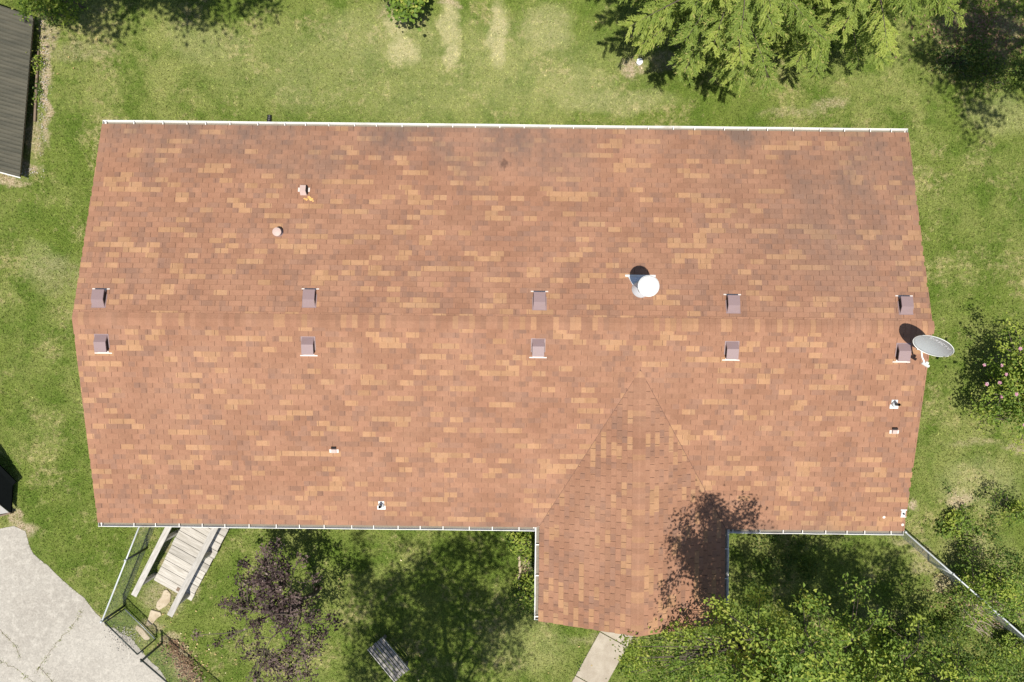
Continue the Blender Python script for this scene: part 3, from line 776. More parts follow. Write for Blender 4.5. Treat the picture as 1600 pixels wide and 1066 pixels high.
for i in range(rings - 1):
    for k in range(seg):
        k2 = (k + 1) % seg; m.f.append((1 + i * seg + k, 1 + (i + 1) * seg + k, 1 + (i + 1) * seg + k2, 1 + i * seg + k2))
rf = m.build('reflector', M['dish'], dish, True)
sm = rf.modifiers.new('solid', 'SOLIDIFY'); sm.thickness = .006; sm.offset = -1
MB().tube([dsurf(1, k, 0) for k in range(seg)] + [dsurf(1, 0, 0)], .008, 6).build('rim', M['dishrim'], dish, True)
LN = Vector(P(1446, 570, CAM_H - 17.72)) - org
bot = DP(0, -RY * .99, -.02)
MB().tube([bot + nd * -.01, bot + (LN - bot) * .5 + Vector((0, 0, -.05)), LN + Vector((0, .03, -.02))], .019, 8).build('feed_arm', M['dishrim'], dish, True)
ln = MB(); ln.bar(LN + side * -.085, LN + side * .085, .05, .045, nd); ln.tube([LN + Vector((0, 0, .0)), LN + upv * .05 - nd * .06], [.03, .036], 12); ln.build('feed_head', M['dishrim'], dish)
foot = Vector((0, 0, 0))
MB().tube([foot, Vector((0, 0, .42)), DP(0, 0, -DEP - .04)], .025, 10).build('mast', M['galv'], dish, True)
MB().box(-.1, .1, -.08, .08, -.02, .012).build('mount_foot', M['galv'], dish)
mb = MB(); mb.bar(DP(-.09, -.05, -DEP - .03), DP(.09, -.05, -DEP - .03), .12, .05, nd); mb.build('back_bracket', M['galv'], dish)
fc = bpy.data.curves.new('lettering', 'FONT'); fc.body = 'DIRECTV'; fc.size = .125; fc.align_x = 'CENTER'; fc.align_y = 'CENTER'; fc.extrude = .001; fc.materials.append(M['dishtext'])
tmp = bpy.data.objects.new('lettering_curve', fc); COL.objects.link(tmp); bpy.context.view_layer.update()
lme = bpy.data.meshes.new_from_object(tmp.evaluated_get(bpy.context.evaluated_depsgraph_get())); bpy.data.objects.remove(tmp)
lt = link('lettering', lme, M['dishtext'], dish)
for vtx in lme.vertices:     # bend the print onto the bowl
    a_, b_ = vtx.co.x + .02, vtx.co.y + .17
    vtx.co = DP(a_, b_, DEP * ((a_ / RX) ** 2 + (b_ / RY) ** 2 - 1) + .004 + vtx.co.z)

# ------------------------------------------------------------------ fences
def wire_mesh(a, b, z0, z1, step=.06, r=.0016):
    a = Vector(a); b = Vector(b); L = (b - a).length; d = (b - a).normalized(); H = z1 - z0; vs = []; fs = []
    nn = Vector((-d.y, d.x, 0))
    def strip(p, q):
        k = len(vs)
        e = (q - p).normalized(); s = e.cross(nn).normalized() * r; o = nn * r
        vs.extend([p + s + o, p - s + o, p - s - o, p + s - o, q + s + o, q - s + o, q - s - o, q + s - o])
        fs.extend([(k, k + 1, k + 5, k + 4), (k + 1, k + 2, k + 6, k + 5), (k + 2, k + 3, k + 7, k + 6), (k + 3, k, k + 4, k + 7)])
    x = -H
    while x < L:
        for sgn in (1, -1):
            p0, p1 = x, x + H; za, zb = (z0, z1) if sgn > 0 else (z1, z0)
            q0, q1 = max(p0, 0), min(p1, L)
            if q1 - q0 > .02:
                fa_ = (q0 - p0) / H; fb = (q1 - p0) / H
                strip(a + d * q0 + Vector((0, 0, za + (zb - za) * fa_)) + nn * r * sgn, a + d * q1 + Vector((0, 0, za + (zb - za) * fb)) + nn * r * sgn)
        x += step
    return np_mesh('chain_link', np.array([tuple(v) for v in vs]), np.array(fs))
def fence(name, a, b, posts, label, cat, group, rail, postmat, H=1.2, wr=.0008):
    root = empty(name, (a[0], a[1], 0)); tag(root, label, cat, group)
    A = Vector((0, 0, 0)); B = Vector((b[0] - a[0], b[1] - a[1], 0)); up = Vector((0, 0, H))
    MB().tube([A + up, B + up], .021, 10).build('top_rail', rail, root, True)
    ch = link('chain_link', wire_mesh(A, B, .04, H, .06, wr), M['wire'], root); ch['kind'] = 'stuff'
    for f in posts:
        p = A + (B - A) * f
        po = MB().tube([p + Vector((0, 0, -.1)), p + up + Vector((0, 0, .03))], .03, 10).build('post', postmat, root, True)
        MB().lathe([(.034, H + .02), (.032, H + .05), (.012, H + .07)], 10, tuple(p)).build('post_cap', rail, po, True)
    return root
PA = P(159, 971, 1.2)[:2]; PB = P(216, 1027, 1.2)[:2]
dA = Vector((1.0, 2.53)).normalized(); sA = (PA[0] + dA.x * 3.3, PA[1] + dA.y * 3.3)
fence('chain_link_fence', sA, PA, [.0, .48, 1.0], 'chain-link fence with pale top rail from the house to the gate', 'fence', 'chain-link fences', M['galv'], M['fencepost'])
dB = Vector((82, -71)).normalized(); eB = (PB[0] + dB.x * 5.2, PB[1] + dB.y * 5.2)
pb2 = Vector(PB) + dB * .07
fence('chain_link_fence', (pb2.x, pb2.y), eB, [.012, .5, 1.0], 'dark chain-link fence running beside the driveway past the gate', 'fence', 'chain-link fences', M['fencepost'], M['fencepost'])
fR0 = P(1414, 831, 1.2)[:2]; fR1 = P(1640, 1030, 1.2)[:2]
fence('chain_link_fence', fR0, fR1, [.0, .33, .66, 1.0], 'chain-link fence leaving the right front corner through weeds', 'fence', 'chain-link fences', M['galv'], M['galv'])
# gate: frame, mesh, hinges, latch
gate = empty('chain_link_gate', (PA[0], PA[1], 0)); tag(gate, 'closed chain-link gate between driveway and stepping stones', 'gate')
va = Vector((PB[0] - PA[0], PB[1] - PA[1], 0)); du = va.normalized(); g0 = du * .07; g1 = va - du * .07
for z, nm, mt in ((1.14, 'top_bar', M['fencepost']), (.08, 'bottom_bar', M['wire'])):
    MB().tube([g0 + Vector((0, 0, z)), g1 + Vector((0, 0, z))], .018, 8).build(nm, mt, gate, True)
for p in (g0, g1): MB().tube([p + Vector((0, 0, .08)), p + Vector((0, 0, 1.14))], .018, 8).build('stile', M['fencepost'], gate, True)
ch = link('chain_link', wire_mesh(g0, g1, .08, 1.14, .06, .0010), M['wire'], gate); ch['kind'] = 'stuff'
for z in (.3, .95): MB().tube([Vector((0, 0, z)), g0 + Vector((0, 0, z))], .02, 8).build('hinge', M['fencepost'], gate)
MB().bar(g1 + Vector((0, 0, .9)), g1 + du * .06 + Vector((0, 0, .9)), .04, .05).build('latch', M['fencepost'], gate)
# fence corner at the top of the picture
q = P(722, 6, .6); fence('wire_fence_corner', P(660, -4)[:2], P(724, -8)[:2], [1.0], 'low wire fence stub with one post at the top edge', 'fence', 'chain-link fences', M['galv'], M['bark'], 1.0, .0010)

# ------------------------------------------------------------------ wooden ramp
ramp = empty('wooden_ramp', (*G2(300, 880), 0)); tag(ramp, 'weathered wooden ramp with rails coming down from the front door', 'ramp')
ro = Vector((*G2(300, 880), 0))
dn = Vector((-.49, -.872, 0)).normalized(); rt = Vector((-dn.y, dn.x, 0))
if rt.x < 0: rt = -rt
LB = Vector((-9.80, -6.56, 0)) - ro          # low left corner
RW = 1.14; RL = 3.3
def ramp_pt(s, w, z=0): # s metres up from the low end, w from the left edge
    return LB - dn * s + rt * w + Vector((0, 0, .05 + .155 * s + z))
bw = .235; s = 0; i = 0; rrr = random.Random(9)
while s < RL:
    e0, e1 = rrr.uniform(-.015, .015), rrr.uniform(-.015, .02)
    p = [ramp_pt(s, -.02 + e0), ramp_pt(s + bw - .012, -.02 + e0), ramp_pt(s + bw - .012, RW + .02 + e1), ramp_pt(s, RW + .02 + e1)]
    dz = Vector((0, 0, .035)); jz = Vector((0, 0, rrr.uniform(-.004, .004)))
    c = sum(p, Vector()) / 4
    m = MB(); lo = [q - c for q in p]
    ang = math.atan2(rt.y, rt.x); rm_ = Matrix.Rotation(-ang, 3, 'Z')
    lo = [rm_ @ q for q in lo]; m.hexa([*lo[::-1], *[q + dz for q in lo[::-1]]])
    o = m.build('plank', M['deckwood'], ramp, loc=c + jz, rot=(0, 0, ang), bevel=.004)
    s += bw; i += 1
for w in (.03, RW / 2, RW - .03):
    MB().bar(ramp_pt(.02, w, -.075), ramp_pt(RL, w, -.075), .045, .145).build('joist', M['timber'], ramp)
def railing(w, top0):
    for s in (.12, 1.5, 2.9):
        b = ramp_pt(s, w); MB().bar(Vector((b.x, b.y, .0)), b + Vector((0, 0, .86)), .09, .09, (dn.x, dn.y, 0)).build('post', M['railwood'], ramp)
    for z, wd, hh, nm in ((.885, .155, .038, 'hand_rail'),):
        a_, b_ = ramp_pt(-.22, w, z), ramp_pt(RL, w, z); c = (a_ + b_) / 2
        ang = math.atan2(-dn.y, -dn.x); rot = Matrix.Rotation(-ang, 3, 'Z')
        MB().bar(rot @ (a_ - c), rot @ (b_ - c), wd, hh).build(nm, M['railwood'], ramp, loc=c, rot=(0, 0, ang), bevel=.005)
railing(-.075, 0); railing(RW - .13, 0)
# dark mat on the lowest plank
p = ramp_pt(.12, .78, .048); MB().box(-.13, .13, -.05, .05, -.006, .006).build('grip_strip', M['timber'], ramp, loc=p, rot=(0, 0, math.atan2(rt.y, rt.x)))

# stepping stones
def stone(pts, label, z=.05, seed=0):
    r4 = random.Random(seed); c = Vector(G2(sum(p[0] for p in pts) / len(pts), sum(p[1] for p in pts) / len(pts)))
    poly = [(Vector(G2(*q)) - c) for q in pts]
    o = MB().prism([(q.x + r4.uniform(-.02, .02), q.y + r4.uniform(-.02, .02)) for q in poly[::-1]], -.04, z).build('stepping_stone', M['stone'], None, bevel=.02, loc=(c.x, c.y, 0))
    tag(o, label, 'stepping stone', 'stepping stones between the ramp and the gate')
stone([(262, 921), (268, 928), (266, 938), (260, 946), (250, 952), (244, 949), (246, 940), (253, 930), (257, 923)], 'long pale stepping stone at the foot of the ramp', .05, 1)
stone([(236, 953), (252, 956), (253, 960), (246, 966), (238, 975), (231, 978), (230, 974), (232, 964)], 'pale stepping stone in the middle, nearer the gate', .05, 2)
stone([(214, 976), (222, 982), (236, 996), (233, 1001), (226, 999), (218, 990), (212, 982)], 'thin pale stone slab seen through the gate', .035, 3)

# ------------------------------------------------------------------ bench under the tree
bc = P(607, 1031, .45); ba = math.atan2(-(1055 - 1003), 626 - 583)
bench = empty('slatted_bench', (bc[0], bc[1], 0), ba); tag(bench, 'weathered grey slatted bench in the shade of the front tree', 'bench')
bl, bwid = 1.14, .46
for i in range(5):
    y = -bwid / 2 + .046 + i * .092
    MB().box(-bl / 2 + rrr.uniform(-.01, .01), bl / 2 + rrr.uniform(-.01, .01), y - .034, y + .034, .425, .45).build('slat', M['benchwood'], bench, bevel=.004)
MB().box(-bl / 2, bl / 2, bwid / 2 + .012, bwid / 2 + .034, .40, .465).build('edge_rail', M['railwood'], bench); MB().box(-bl / 2, bl / 2, -bwid / 2 - .034, -bwid / 2 - .012, .40, .465).build('edge_rail', M['railwood'], bench)
for x in (-bl / 2 + .1, bl / 2 - .1):
    MB().box(x - .03, x + .03, -bwid / 2 - .01, bwid / 2 + .01, .37, .423).build('cross_bar', M['benchwood'], bench)
    for y in (-bwid / 2 + .05, bwid / 2 - .05): MB().box(x - .035, x + .035, y - .035, y + .035, 0, .368).build('leg', M['benchwood'], bench)

# ------------------------------------------------------------------ outbuildings at the left edge
shed = empty('low_shed', (*P(41, 150)[:2], 0), R(-4.8)); tag(shed, 'low outbuilding with dark ribbed roof at the top left edge', 'shed')
so = Vector(P(41, 150)[:2]); cs, sn = math.cos(R(4.8)), math.sin(R(4.8))
def S2(u, v, z):
    x, y, _ = P(u, v, z); d = Vector((x, y)) - so; return (d.x * cs - d.y * sn, d.x * sn + d.y * cs)
xe = S2(42, 150, .40)[0]; y1 = S2(53, 26, .40)[1]; y0 = S2(31, 277, .40)[1]; SK = .16 * 2.6
zE, pit, WD = .40, .40, 2.6
nrib = int((y1 - y0) / .105)
for i in range(nrib):
    ya = y0 + (y1 - y0) * i / nrib; yb = y0 + (y1 - y0) * (i + 1) / nrib; ym = ya + (yb - ya) * .74
    m = MB()
    pr = [(ya, 0), (ya + .012, .018), (ym - .0, .018), (ym + .012, 0), (yb, 0)]
    vs = [(xe, y, zE + h) for y, h in pr] + [(xe - WD, y + SK, zE + h + WD * pit) for y, h in pr]
    m.add(vs, [(j, j + 1, 6 + j, 5 + j) for j in range(4)]); m.f = [f[::-1] for f in m.f]
    m.build('roof_board', M['shed'], shed)
def shed_slab(x0, ya, yb, zlo0, zlo1, zhi0, zhi1):
    return MB().hexa([(x0, ya, zlo0), (x0, yb, zlo0), (xe - WD, yb + SK, zlo1), (xe - WD, ya + SK, zlo1), (x0, ya, zhi0), (x0, yb, zhi0), (xe - WD, yb + SK, zhi1), (xe - WD, ya + SK, zhi1)])
shed_slab(xe - .01, y0 + .02, y1 - .02, zE - .06, zE - .06 + WD * pit, zE - .008, zE - .008 + WD * pit).build('roof_deck', M['timber'], shed)
MB().bar((xe, y0 - .014, zE - .03), (xe - WD, y0 - .014 + SK, zE - .03 + WD * pit), .03, .10).build('rake_board', M['fascia'], shed)
shed_slab(xe - .30, y0 + .1, y1 - .1, -.05, -.05, zE - .02, zE - .09 + WD * pit).build('wall', M['timber'], shed)
# landscape timber beside it
tb = MB().bar(Vector(P(60, 80, .04)), Vector(P(55, 190, .04)), .06, .09).build('landscape_timber', M['timber'], None, bevel=.01); tag(tb, 'old landscape timber lying along the low shed', 'timber')

carport = empty('dark_outbuilding', (*P(-20, 770)[:2], 0)); tag(carport, 'corner of a black-roofed outbuilding at the left edge by the driveway', 'outbuilding')
co = Vector(P(-20, 770))
def CP(u, v, z): return Vector(P(u, v, z)) - Vector((co.x, co.y, 0))
rp_ = [CP(25, 753, .30), CP(-60, 668, .85), CP(-60, 790, .85), CP(-2, 786, .42), CP(17, 801, .26), CP(19.5, 759, .26)]
m = MB(); lo = [p - Vector((0, 0, .05)) for p in rp_]; k = len(rp_)
m.add(lo + rp_, [tuple(range(k)), tuple(range(k, 2 * k))[::-1]] + [(i, k + i, k + (i + 1) % k, (i + 1) % k) for i in range(k)]); m.f = [f[::-1] for f in m.f]
me = m.mesh('roof_slope'); bmm = bmesh.new(); bmm.from_mesh(me); bmesh.ops.triangulate(bmm, faces=bmm.faces); bmesh.ops.recalc_face_normals(bmm, faces=bmm.faces); bmm.to_mesh(me); bmm.free()
link('roof_slope', me, M['blackroof'], carport)
fl_ = [CP(14, 801, .22), CP(-2, 788, .36), CP(-60, 792, .75), CP(-60, 814, .6), CP(-2, 804, .22)]
k = len(fl_); m = MB().add(fl_ + [p - Vector((0, 0, .04)) for p in fl_], [tuple(range(k)), tuple(range(k, 2 * k))[::-1]] + [(i, k + i, k + (i + 1) % k, (i + 1) % k) for i in range(k)])
m.build('porch_roof', M['foundation'], carport)
MB().bar(CP(19, 801, .16), CP(-60, 822, .16), .04, .16).build('fascia', M['timber'], carport)
a_, b_ = CP(-3, 770, 0), CP(-60, 770, 0)
MB().box(b_.x - .5, a_.x - .35, CP(0, 806, 0).y, CP(0, 745, 0).y, 0, .2).build('wall', M['foundation'], carport)

# ------------------------------------------------------------------ small ground objects
dp = MB(); q0 = Vector(P(418, 214, .07)); q1 = Vector(P(421, 180, .07)); pts = [q0 + (q1 - q0) * (i / 24) for i in range(25)]
dp.tube(pts, [.062 if i % 2 else .052 for i in range(25)], 12); o = dp.build('drain_pipe', M['blackpipe'], None); tag(o, 'short black corrugated drain pipe poking out under the back gutter', 'pipe')
x, y, _ = P(998, 99)
o = MB().lathe([(.075, -.05), (.075, .10), (.088, .10), (.088, .15), (.06, .165), (.01, .168)], 20, (0, 0, 0)).build('cleanout_cap', M['pvc'], None, loc=(x, y, 0)); tag(o, 'round white cleanout cap in bare ground below the conifer', 'pipe cap')
bed = empty('planting_bed_edge', (*G2(812, 880), 0)); tag(bed, 'row of pale edging blocks along the bed left of the wing', 'edging')
bo = Vector((*G2(812, 880), 0))
for i in range(9):
    v = 838 + i * 10.5; p = Vector(P(811 + (i % 3) * .8, v, 0)) - bo
    MB().box(-.03, .03, -.085, .085, -.03, .055).build('block', M['stone'], bed, loc=p, rot=(0, 0, rrr.uniform(-.12, .12)), bevel=.008)

# ------------------------------------------------------------------ leaves and trees
def leaf_arrays(pos, nrm, size, rng, aspect=.55, dirs=None, clump=None, fold=.18):
    n = len(pos); nrm = nrm / np.linalg.norm(nrm, axis=1, keepdims=True)
    if dirs is None: dirs = rng.normal(size=(n, 3))
    t = dirs - nrm * np.sum(dirs * nrm, axis=1, keepdims=True); t /= np.linalg.norm(t, axis=1, keepdims=True) + 1e-9
    b = np.cross(nrm, t); s = np.asarray(size).reshape(-1, 1) * np.ones((n, 1))
    v = np.empty((n, 4, 3)); v[:, 0] = pos - t * s * .5; v[:, 2] = pos + t * s * .5 - nrm * s * .12
    v[:, 1] = pos + b * s * aspect * .5 + nrm * s * fold; v[:, 3] = pos - b * s * aspect * .5 + nrm * s * fold
    f = np.arange(n * 4).reshape(n, 4)
    tri = np.concatenate([f[:, [0, 2, 1]], f[:, [0, 3, 2]]])[:, ::-1]
    rnd = np.repeat(rng.random(n), 4); cl = np.repeat(np.zeros(n) if clump is None else clump, 4)
    return v.reshape(-1, 3), tri, {'rnd': rnd, 'clump': cl}

def tree(name, label, base, crown_c, crown_r, trunk_r, clusters, per, leaf, mat, seed, group=None, cat='tree', bark='bark', sig=(.26, .26, .15), fork=.35, shell=.45, lump=.28, limbs=7, aspect=.55, extra=None, zmin=-.9):
    rng = np.random.default_rng(seed); rd = random.Random(seed)
    root = empty(name, (base[0], base[1], 0)); tag(root, label, cat, group)
    B = np.array([base[0], base[1], 0.0]); C = np.array(crown_c) - B; Rr_ = np.array(crown_r)
    d = rng.normal(size=(clusters * 3, 3)); d /= np.linalg.norm(d, axis=1, keepdims=True); d = d[d[:, 2] > zmin][:clusters]
    ph = rng.random(6) * 6.28; th = np.arctan2(d[:, 1], d[:, 0])
    lumpf = 1 + lump * (.6 * np.sin(3 * th + ph[0]) * np.cos(2.3 * d[:, 2] * 3 + ph[1]) + .6 * np.sin(5 * th + ph[2] + 3 * d[:, 2]) + .4 * rng.normal(size=len(d)) * .6)
    r = rng.random(len(d)) ** shell
    cc = C + d * Rr_ * (r * lumpf)[:, None]
    if extra is not None: cc = np.concatenate([cc, np.array(extra) - B])
    cc[:, 2] = np.maximum(cc[:, 2], .25)
    # skeleton
    tm = MB(); top = Vector(C) + Vector((0, 0, Rr_[2] * .35)); z0 = max(.2, (C[2] - Rr_[2]) * (1 - fork) + .1)
    path = []; steps = 8
    for i in range(steps + 1):
        f = i / steps; p = Vector((top.x * f ** 1.5, top.y * f ** 1.5, top.z * f)) + Vector((rd.uniform(-.05, .05), rd.uniform(-.05, .05), 0)) * (0 < i)
        path.append(p)
    tm.tube(path, [trunk_r * (1.25 if i == 0 else 1) * (1 - .85 * i / steps) for i in range(steps + 1)], 9)
    nodes = [(p, trunk_r * (1 - .85 * i / steps)) for i, p in enumerate(path) if p.z > z0 * .8]
    for k in range(limbs):
        an = 2 * math.pi * (k + rd.uniform(-.3, .3)) / limbs; f = rd.uniform(.3, .75); s = path[int(f * steps)]
        e = Vector(C) + Vector((math.cos(an) * Rr_[0], math.sin(an) * Rr_[1], Rr_[2] * rd.uniform(-.35, .55))) * .72
        q = []
        for i in range(6):
            g_ = i / 5; p = s.lerp(e, g_) + Vector((0, 0, math.sin(g_ * 3.14) * .25)) + Vector((rd.uniform(-.08, .08), rd.uniform(-.08, .08), rd.uniform(-.05, .05))) * (i > 0); q.append(p)
        lr = [trunk_r * .45 * (1 - .8 * i / 5) for i in range(6)]
        tm.tube(q, lr, 6); nodes += list(zip(q, lr))
    npos = np.array([tuple(p) for p, _ in nodes])
    for c in cc[::max(1, len(cc) // 160)]:
        j = int(np.argmin(np.linalg.norm(npos - c, axis=1))); a_ = Vector(npos[j]); b_ = Vector(c)
        mid = a_.lerp(b_, .5) + Vector((rd.uniform(-.08, .08), rd.uniform(-.08, .08), .06))
        tm.tube([a_, mid, b_], [min(nodes[j][1] * .5, .03), .012, .005], 5, False)
    tm.build('trunk', M[bark], root, True)
    # leaves
    lp = np.repeat(cc, per, axis=0); csz = np.repeat(rng.uniform(.6, 1.25, len(cc)), per)
    lp = lp + rng.normal(size=lp.shape) * np.array(sig) * csz[:, None]
    lp[:, 2] = np.maximum(lp[:, 2], .04)
    nr = rng.normal(size=lp.shape) * .55 + np.array([0, 0, 1.0]) + (lp - C) / Rr_ * .35
    v, f, at_ = leaf_arrays(lp, nr, leaf * rng.uniform(.6, 1.3, len(lp)), rng, aspect, clump=np.repeat(rng.random(len(cc)), per))
    link('crown', np_mesh('crown', v, f, at_), M[mat], root)
    return root

SH = lambda x, y, z: (x, y - z * COTE)       # a crown at height z here throws its shadow centre on (x, y)
# A: front tree outside the frame, its shade falls on the front lawn
exA = []
for u, v in ((600, 1025), (570, 1005), (640, 1050), (625, 985), (700, 1045), (585, 1045), (660, 1020), (720, 1060), (550, 1050), (600, 960), (760, 1030), (615, 1060), (670, 1060)):
    for _ in range(3):
        z_ = rrr.uniform(6.4, 8.2); q = P(u + rrr.gauss(0, 14), v + rrr.gauss(0, 12)); exA.append((q[0], q[1] - z_ * COTE, z_))
x, y, _ = P(690, 945); bx, by = SH(x, y, 8.4)
tree('front_shade_tree', 'tall leafy tree whose dappled shade covers the front lawn and bench', (bx + .5, by - 1.4), (bx, by, 8.4), (2.75, 1.95, 2.0), .12, 210, 56, .105, 'leaf', 11, 'broadleaf trees', sig=(.2, .2, .17), lump=.35, extra=exA)
# B: purple-leaf plum
pl_c = [(430, 868, 9), (412, 885, 10), (440, 890, 10), (385, 905, 10), (410, 915, 12), (440, 918, 9), (372, 935, 8), (392, 945, 10), (425, 945, 10), (455, 948, 8), (470, 935, 6), (362, 960, 5), (395, 975, 6), (430, 975, 8), (460, 972, 8), (505, 985, 7), (490, 1000, 6), (448, 1010, 9), (425, 1030, 8), (455, 1038, 9), (480, 1025, 6), (410, 1055, 8), (440, 1062, 9), (395, 1075, 7), (345, 1002, 3), (356, 1008, 3), (376, 1016, 4), (332, 993, 2), (470, 1050, 5)]
ex = []
for u, v, n_ in pl_c:
    for _ in range(max(1, int(n_ * .66))):
        zz = 3.0 + rrr.uniform(-.6, .45); q = P(u + rrr.gauss(0, 9), v + rrr.gauss(0, 8), 3.0); ex.append((q[0], q[1], zz))
px_, py_, _ = P(432, 958, 3.0)
tree('purple_plum_tree', 'small purple-leaved tree beside the ramp on the front lawn', (px_ + .25, py_ - .35), (px_, py_, 2.9), (1.0, 1.2, .7), .075, 10, 44, .075, 'plum', 12, 'broadleaf trees', bark='bark', sig=(.10, .10, .08), shell=.42, lump=.45, aspect=.62, extra=ex)
# C: trees in the lower right
ex = [P(u, v, z) for u, v, z in ((1000, 1010, 3.2), (985, 1030, 3.0), (1020, 1040, 3.2), (1040, 1000, 3.6), (1060, 1020, 3.6), (1080, 1045, 3.6), (1090, 1000, 3.8), (1120, 985, 4.0), (1110, 1050, 4.0), (1020, 1020, 3.0), (1000, 1050, 2.8), (1130, 1010, 4.0), (1150, 960, 4.2), (1160, 1000, 4.2), (1050, 1050, 3.4), (1140, 1040, 4.2))]
ex = [(x + rrr.uniform(-.3, .3), y + rrr.uniform(-.25, .25), z + rrr.uniform(-.5, .3)) for x, y, z in ex * 3]
tree('broadleaf_tree', 'leafy tree hugging the right side of the wing and shading its roof', (5.6, -7.4), (5.0, -6.3, 6.9), (1.35, 1.30, 1.75), .13, 160, 60, .088, 'leafbright', 13, 'broadleaf trees', sig=(.15, .15, .12), lump=.45, extra=ex)
tree('broadleaf_tree', 'wide leafy tree at the bottom edge in front of the right wing', (8.1, -8.5), (7.7, -7.35, 4.4), (2.0, 1.35, 1.4), .12, 165, 64, .085, 'leafbright', 14, 'broadleaf trees', sig=(.15, .15, .11), lump=.5)
tree('broadleaf_tree', 'thin pale-leaved young tree among brush in the bottom right', (10.2, -9.0), (9.9, -8.2, 3.2), (1.55, 1.1, 1.2), .07, 95, 60, .08, 'leafbright', 15, 'broadleaf trees', sig=(.15, .15, .11), lump=.55)
tree('shade_tree', 'added unseen tree beyond the bottom edge that shades the lawn right of the wing', (9.8, -10.4), (9.25, -8.35, 7.2), (1.7, 1.15, 1.1), .14, 52, 52, .10, 'leafbright', 55, 'broadleaf trees', sig=(.18, .18, .14), lump=.45)  # extra crown outside the frame, added to cast shade beside the wing
# E: off-frame trees that shade the top left and top right corners
tree('shade_tree', 'tree behind the house whose shade lies along the top left lawn', (-9.9, 10.4), (-9.9, 8.95, 8.4), (3.7, 2.35, 1.4), .2, 430, 62, .15, 'leafdark', 16, 'broadleaf trees', sig=(.3, .3, .2), lump=.35)
tree('shade_tree', 'tree beyond the top right corner that throws deep dappled shade', (16.2, 7.8), (13.0, 6.3, 8.0), (1.85, 2.1, 1.7), .2, 105, 50, .13, 'leafdark', 17, 'broadleaf trees', sig=(.2, .2, .16), lump=.45)
# small bushy tree top centre, vine over the shed, rose of sharon
x, y, _ = P(636, -26, 1.9)
tree('bushy_sapling', 'bright green bushy sapling at the top centre edge', (x + .05, y + .1), (x, y, 1.55), (.62, .62, .65), .05, 46, 34, .12, 'leafbright', 18, 'shrubs', 'shrub', sig=(.12, .12, .09), aspect=.75)
x, y, _ = P(58, -14, 1.7)
tree('climbing_shrub', 'leafy green shrub spilling over the top corner of the low shed', (x + .3, y + .25), (x, y, 1.4), (.75, .58, .7), .04, 60, 34, .09, 'leafbright', 19, 'shrubs', 'shrub', sig=(.13, .13, .1), lump=.5)
x, y, _ = P(1612, 606, 1.6)
rs = tree('flowering_shrub', 'tall shrub with pink flowers on the lawn right of the house', (x - .1, y + .15), (x + .1, y, 1.4), (.9, 1.25, 1.0), .06, 170, 50, .08, 'leafbright', 20, 'shrubs', 'shrub', sig=(.15, .15, .11), lump=.5, limbs=9)
rng = np.random.default_rng(3)
for u, v, z in ((1536, 570, 2.3), (1563, 571, 2.4), (1592, 545, 2.5), (1560, 598, 2.5), (1586, 616, 2.6), (1562, 620, 2.4), (1540, 600, 2.2), (1570, 585, 2.7), (1598, 664, 2.4)):
    x, y, _ = P(u, v, z); n = 5; a_ = np.arange(n) * 2 * math.pi / n + rng.random() * 6
    dirs = np.stack([np.cos(a_), np.sin(a_), np.full(n, .35)], 1); nrm = np.stack([-np.cos(a_) * .3, -np.sin(a_) * .3, np.ones(n)], 1)
    vv, ff, aa = leaf_arrays(dirs * .022, nrm + rng.normal(size=(n, 3)) * .45, rng.uniform(.045, .07), rng, 1.1, dirs)
    o = link('flower', np_mesh('flower', vv, ff, aa), M['petal'], rs); o.location = Vector((x, y, z + .05)) - Vector(rs.location)
# low plants and weeds
def plant(u, v, rad, h, mat, label, seed, name='weedy_shrub', leaf=.075, dens=1.0, asp=.5):
    x, y, _ = P(u, v, h * .6); n = max(6, int(26 * rad * dens / .5))
    return tree(name, label, (x, y), (x, y, h * .55), (rad, rad * .85, h * .45), .018, n, 34, leaf, mat, seed, 'shrubs', 'shrub', sig=(.11, .11, .08), lump=.5, limbs=5, aspect=asp)
plant(822, 850, .36, .6, 'leafbright', 'bright leafy plant at the top of the bed by the wing', 31, 'bed_plant', .085, 1.6)
plant(832, 925, .40, .65, 'leafbright', 'bright leafy plant at the lower end of the bed by the wing', 32, 'bed_plant', .085, 1.5)
plant(834, 880, .20, .35, 'leaf', 'small yellowing plant in the middle of the bed by the wing', 33, 'bed_plant', .07, 1.0)
plant(1546, 926, .78, 2.0, 'leafbright', 'large weedy shrub growing through the right fence', 34, leaf=.08, dens=2.0)
plant(1580, 925, .45, 1.0, 'leafbright', 'smaller weedy shrub at the right edge beside the fence', 35, leaf=.08, dens=1.2)
plant(1500, 822, .40, .35, 'leafbright', 'low spreading weed on the dry patch right of the house', 36, leaf=.09, dens=.9)
plant(1592, 800, .42, 1.2, 'leafbright', 'upright weed with dark stems at the right edge', 37, leaf=.07, dens=.9)
plant(1560, 775, .30, 1.0, 'leaf', 'dark thin weed on the dry lawn at the right edge', 38, leaf=.06, dens=.35)
plant(1515, 868, .42, .7, 'leaf', 'dark rounded weed clump just above the right fence', 39, leaf=.06, dens=.8)
plant(1590, 1010, .5, .9, 'leafbright', 'pale weed clump in the bottom right corner', 40, leaf=.08, dens=1.1)
plant(1420, 1000, .5, .7, 'leafdark', 'dark undergrowth clump below the bottom right tree', 41, leaf=.07, dens=1.2)
plant(1480, 985, .45, .6, 'leaf', 'mixed undergrowth clump left of the brush pile', 42, leaf=.07, dens=1.1)
plant(1500, 1050, .5, .9, 'leaf', 'leafy undergrowth clump at the bottom edge, right part', 43, leaf=.08, dens=1.2)
plant(1490, 100, .5, .5, 'leafdark', 'low dark brush in the shaded top right corner', 44, leaf=.07, dens=.8)
plant(1550, 110, .5, .5, 'leaf', 'low green brush along the shaded top right edge', 45, leaf=.07, dens=.8)
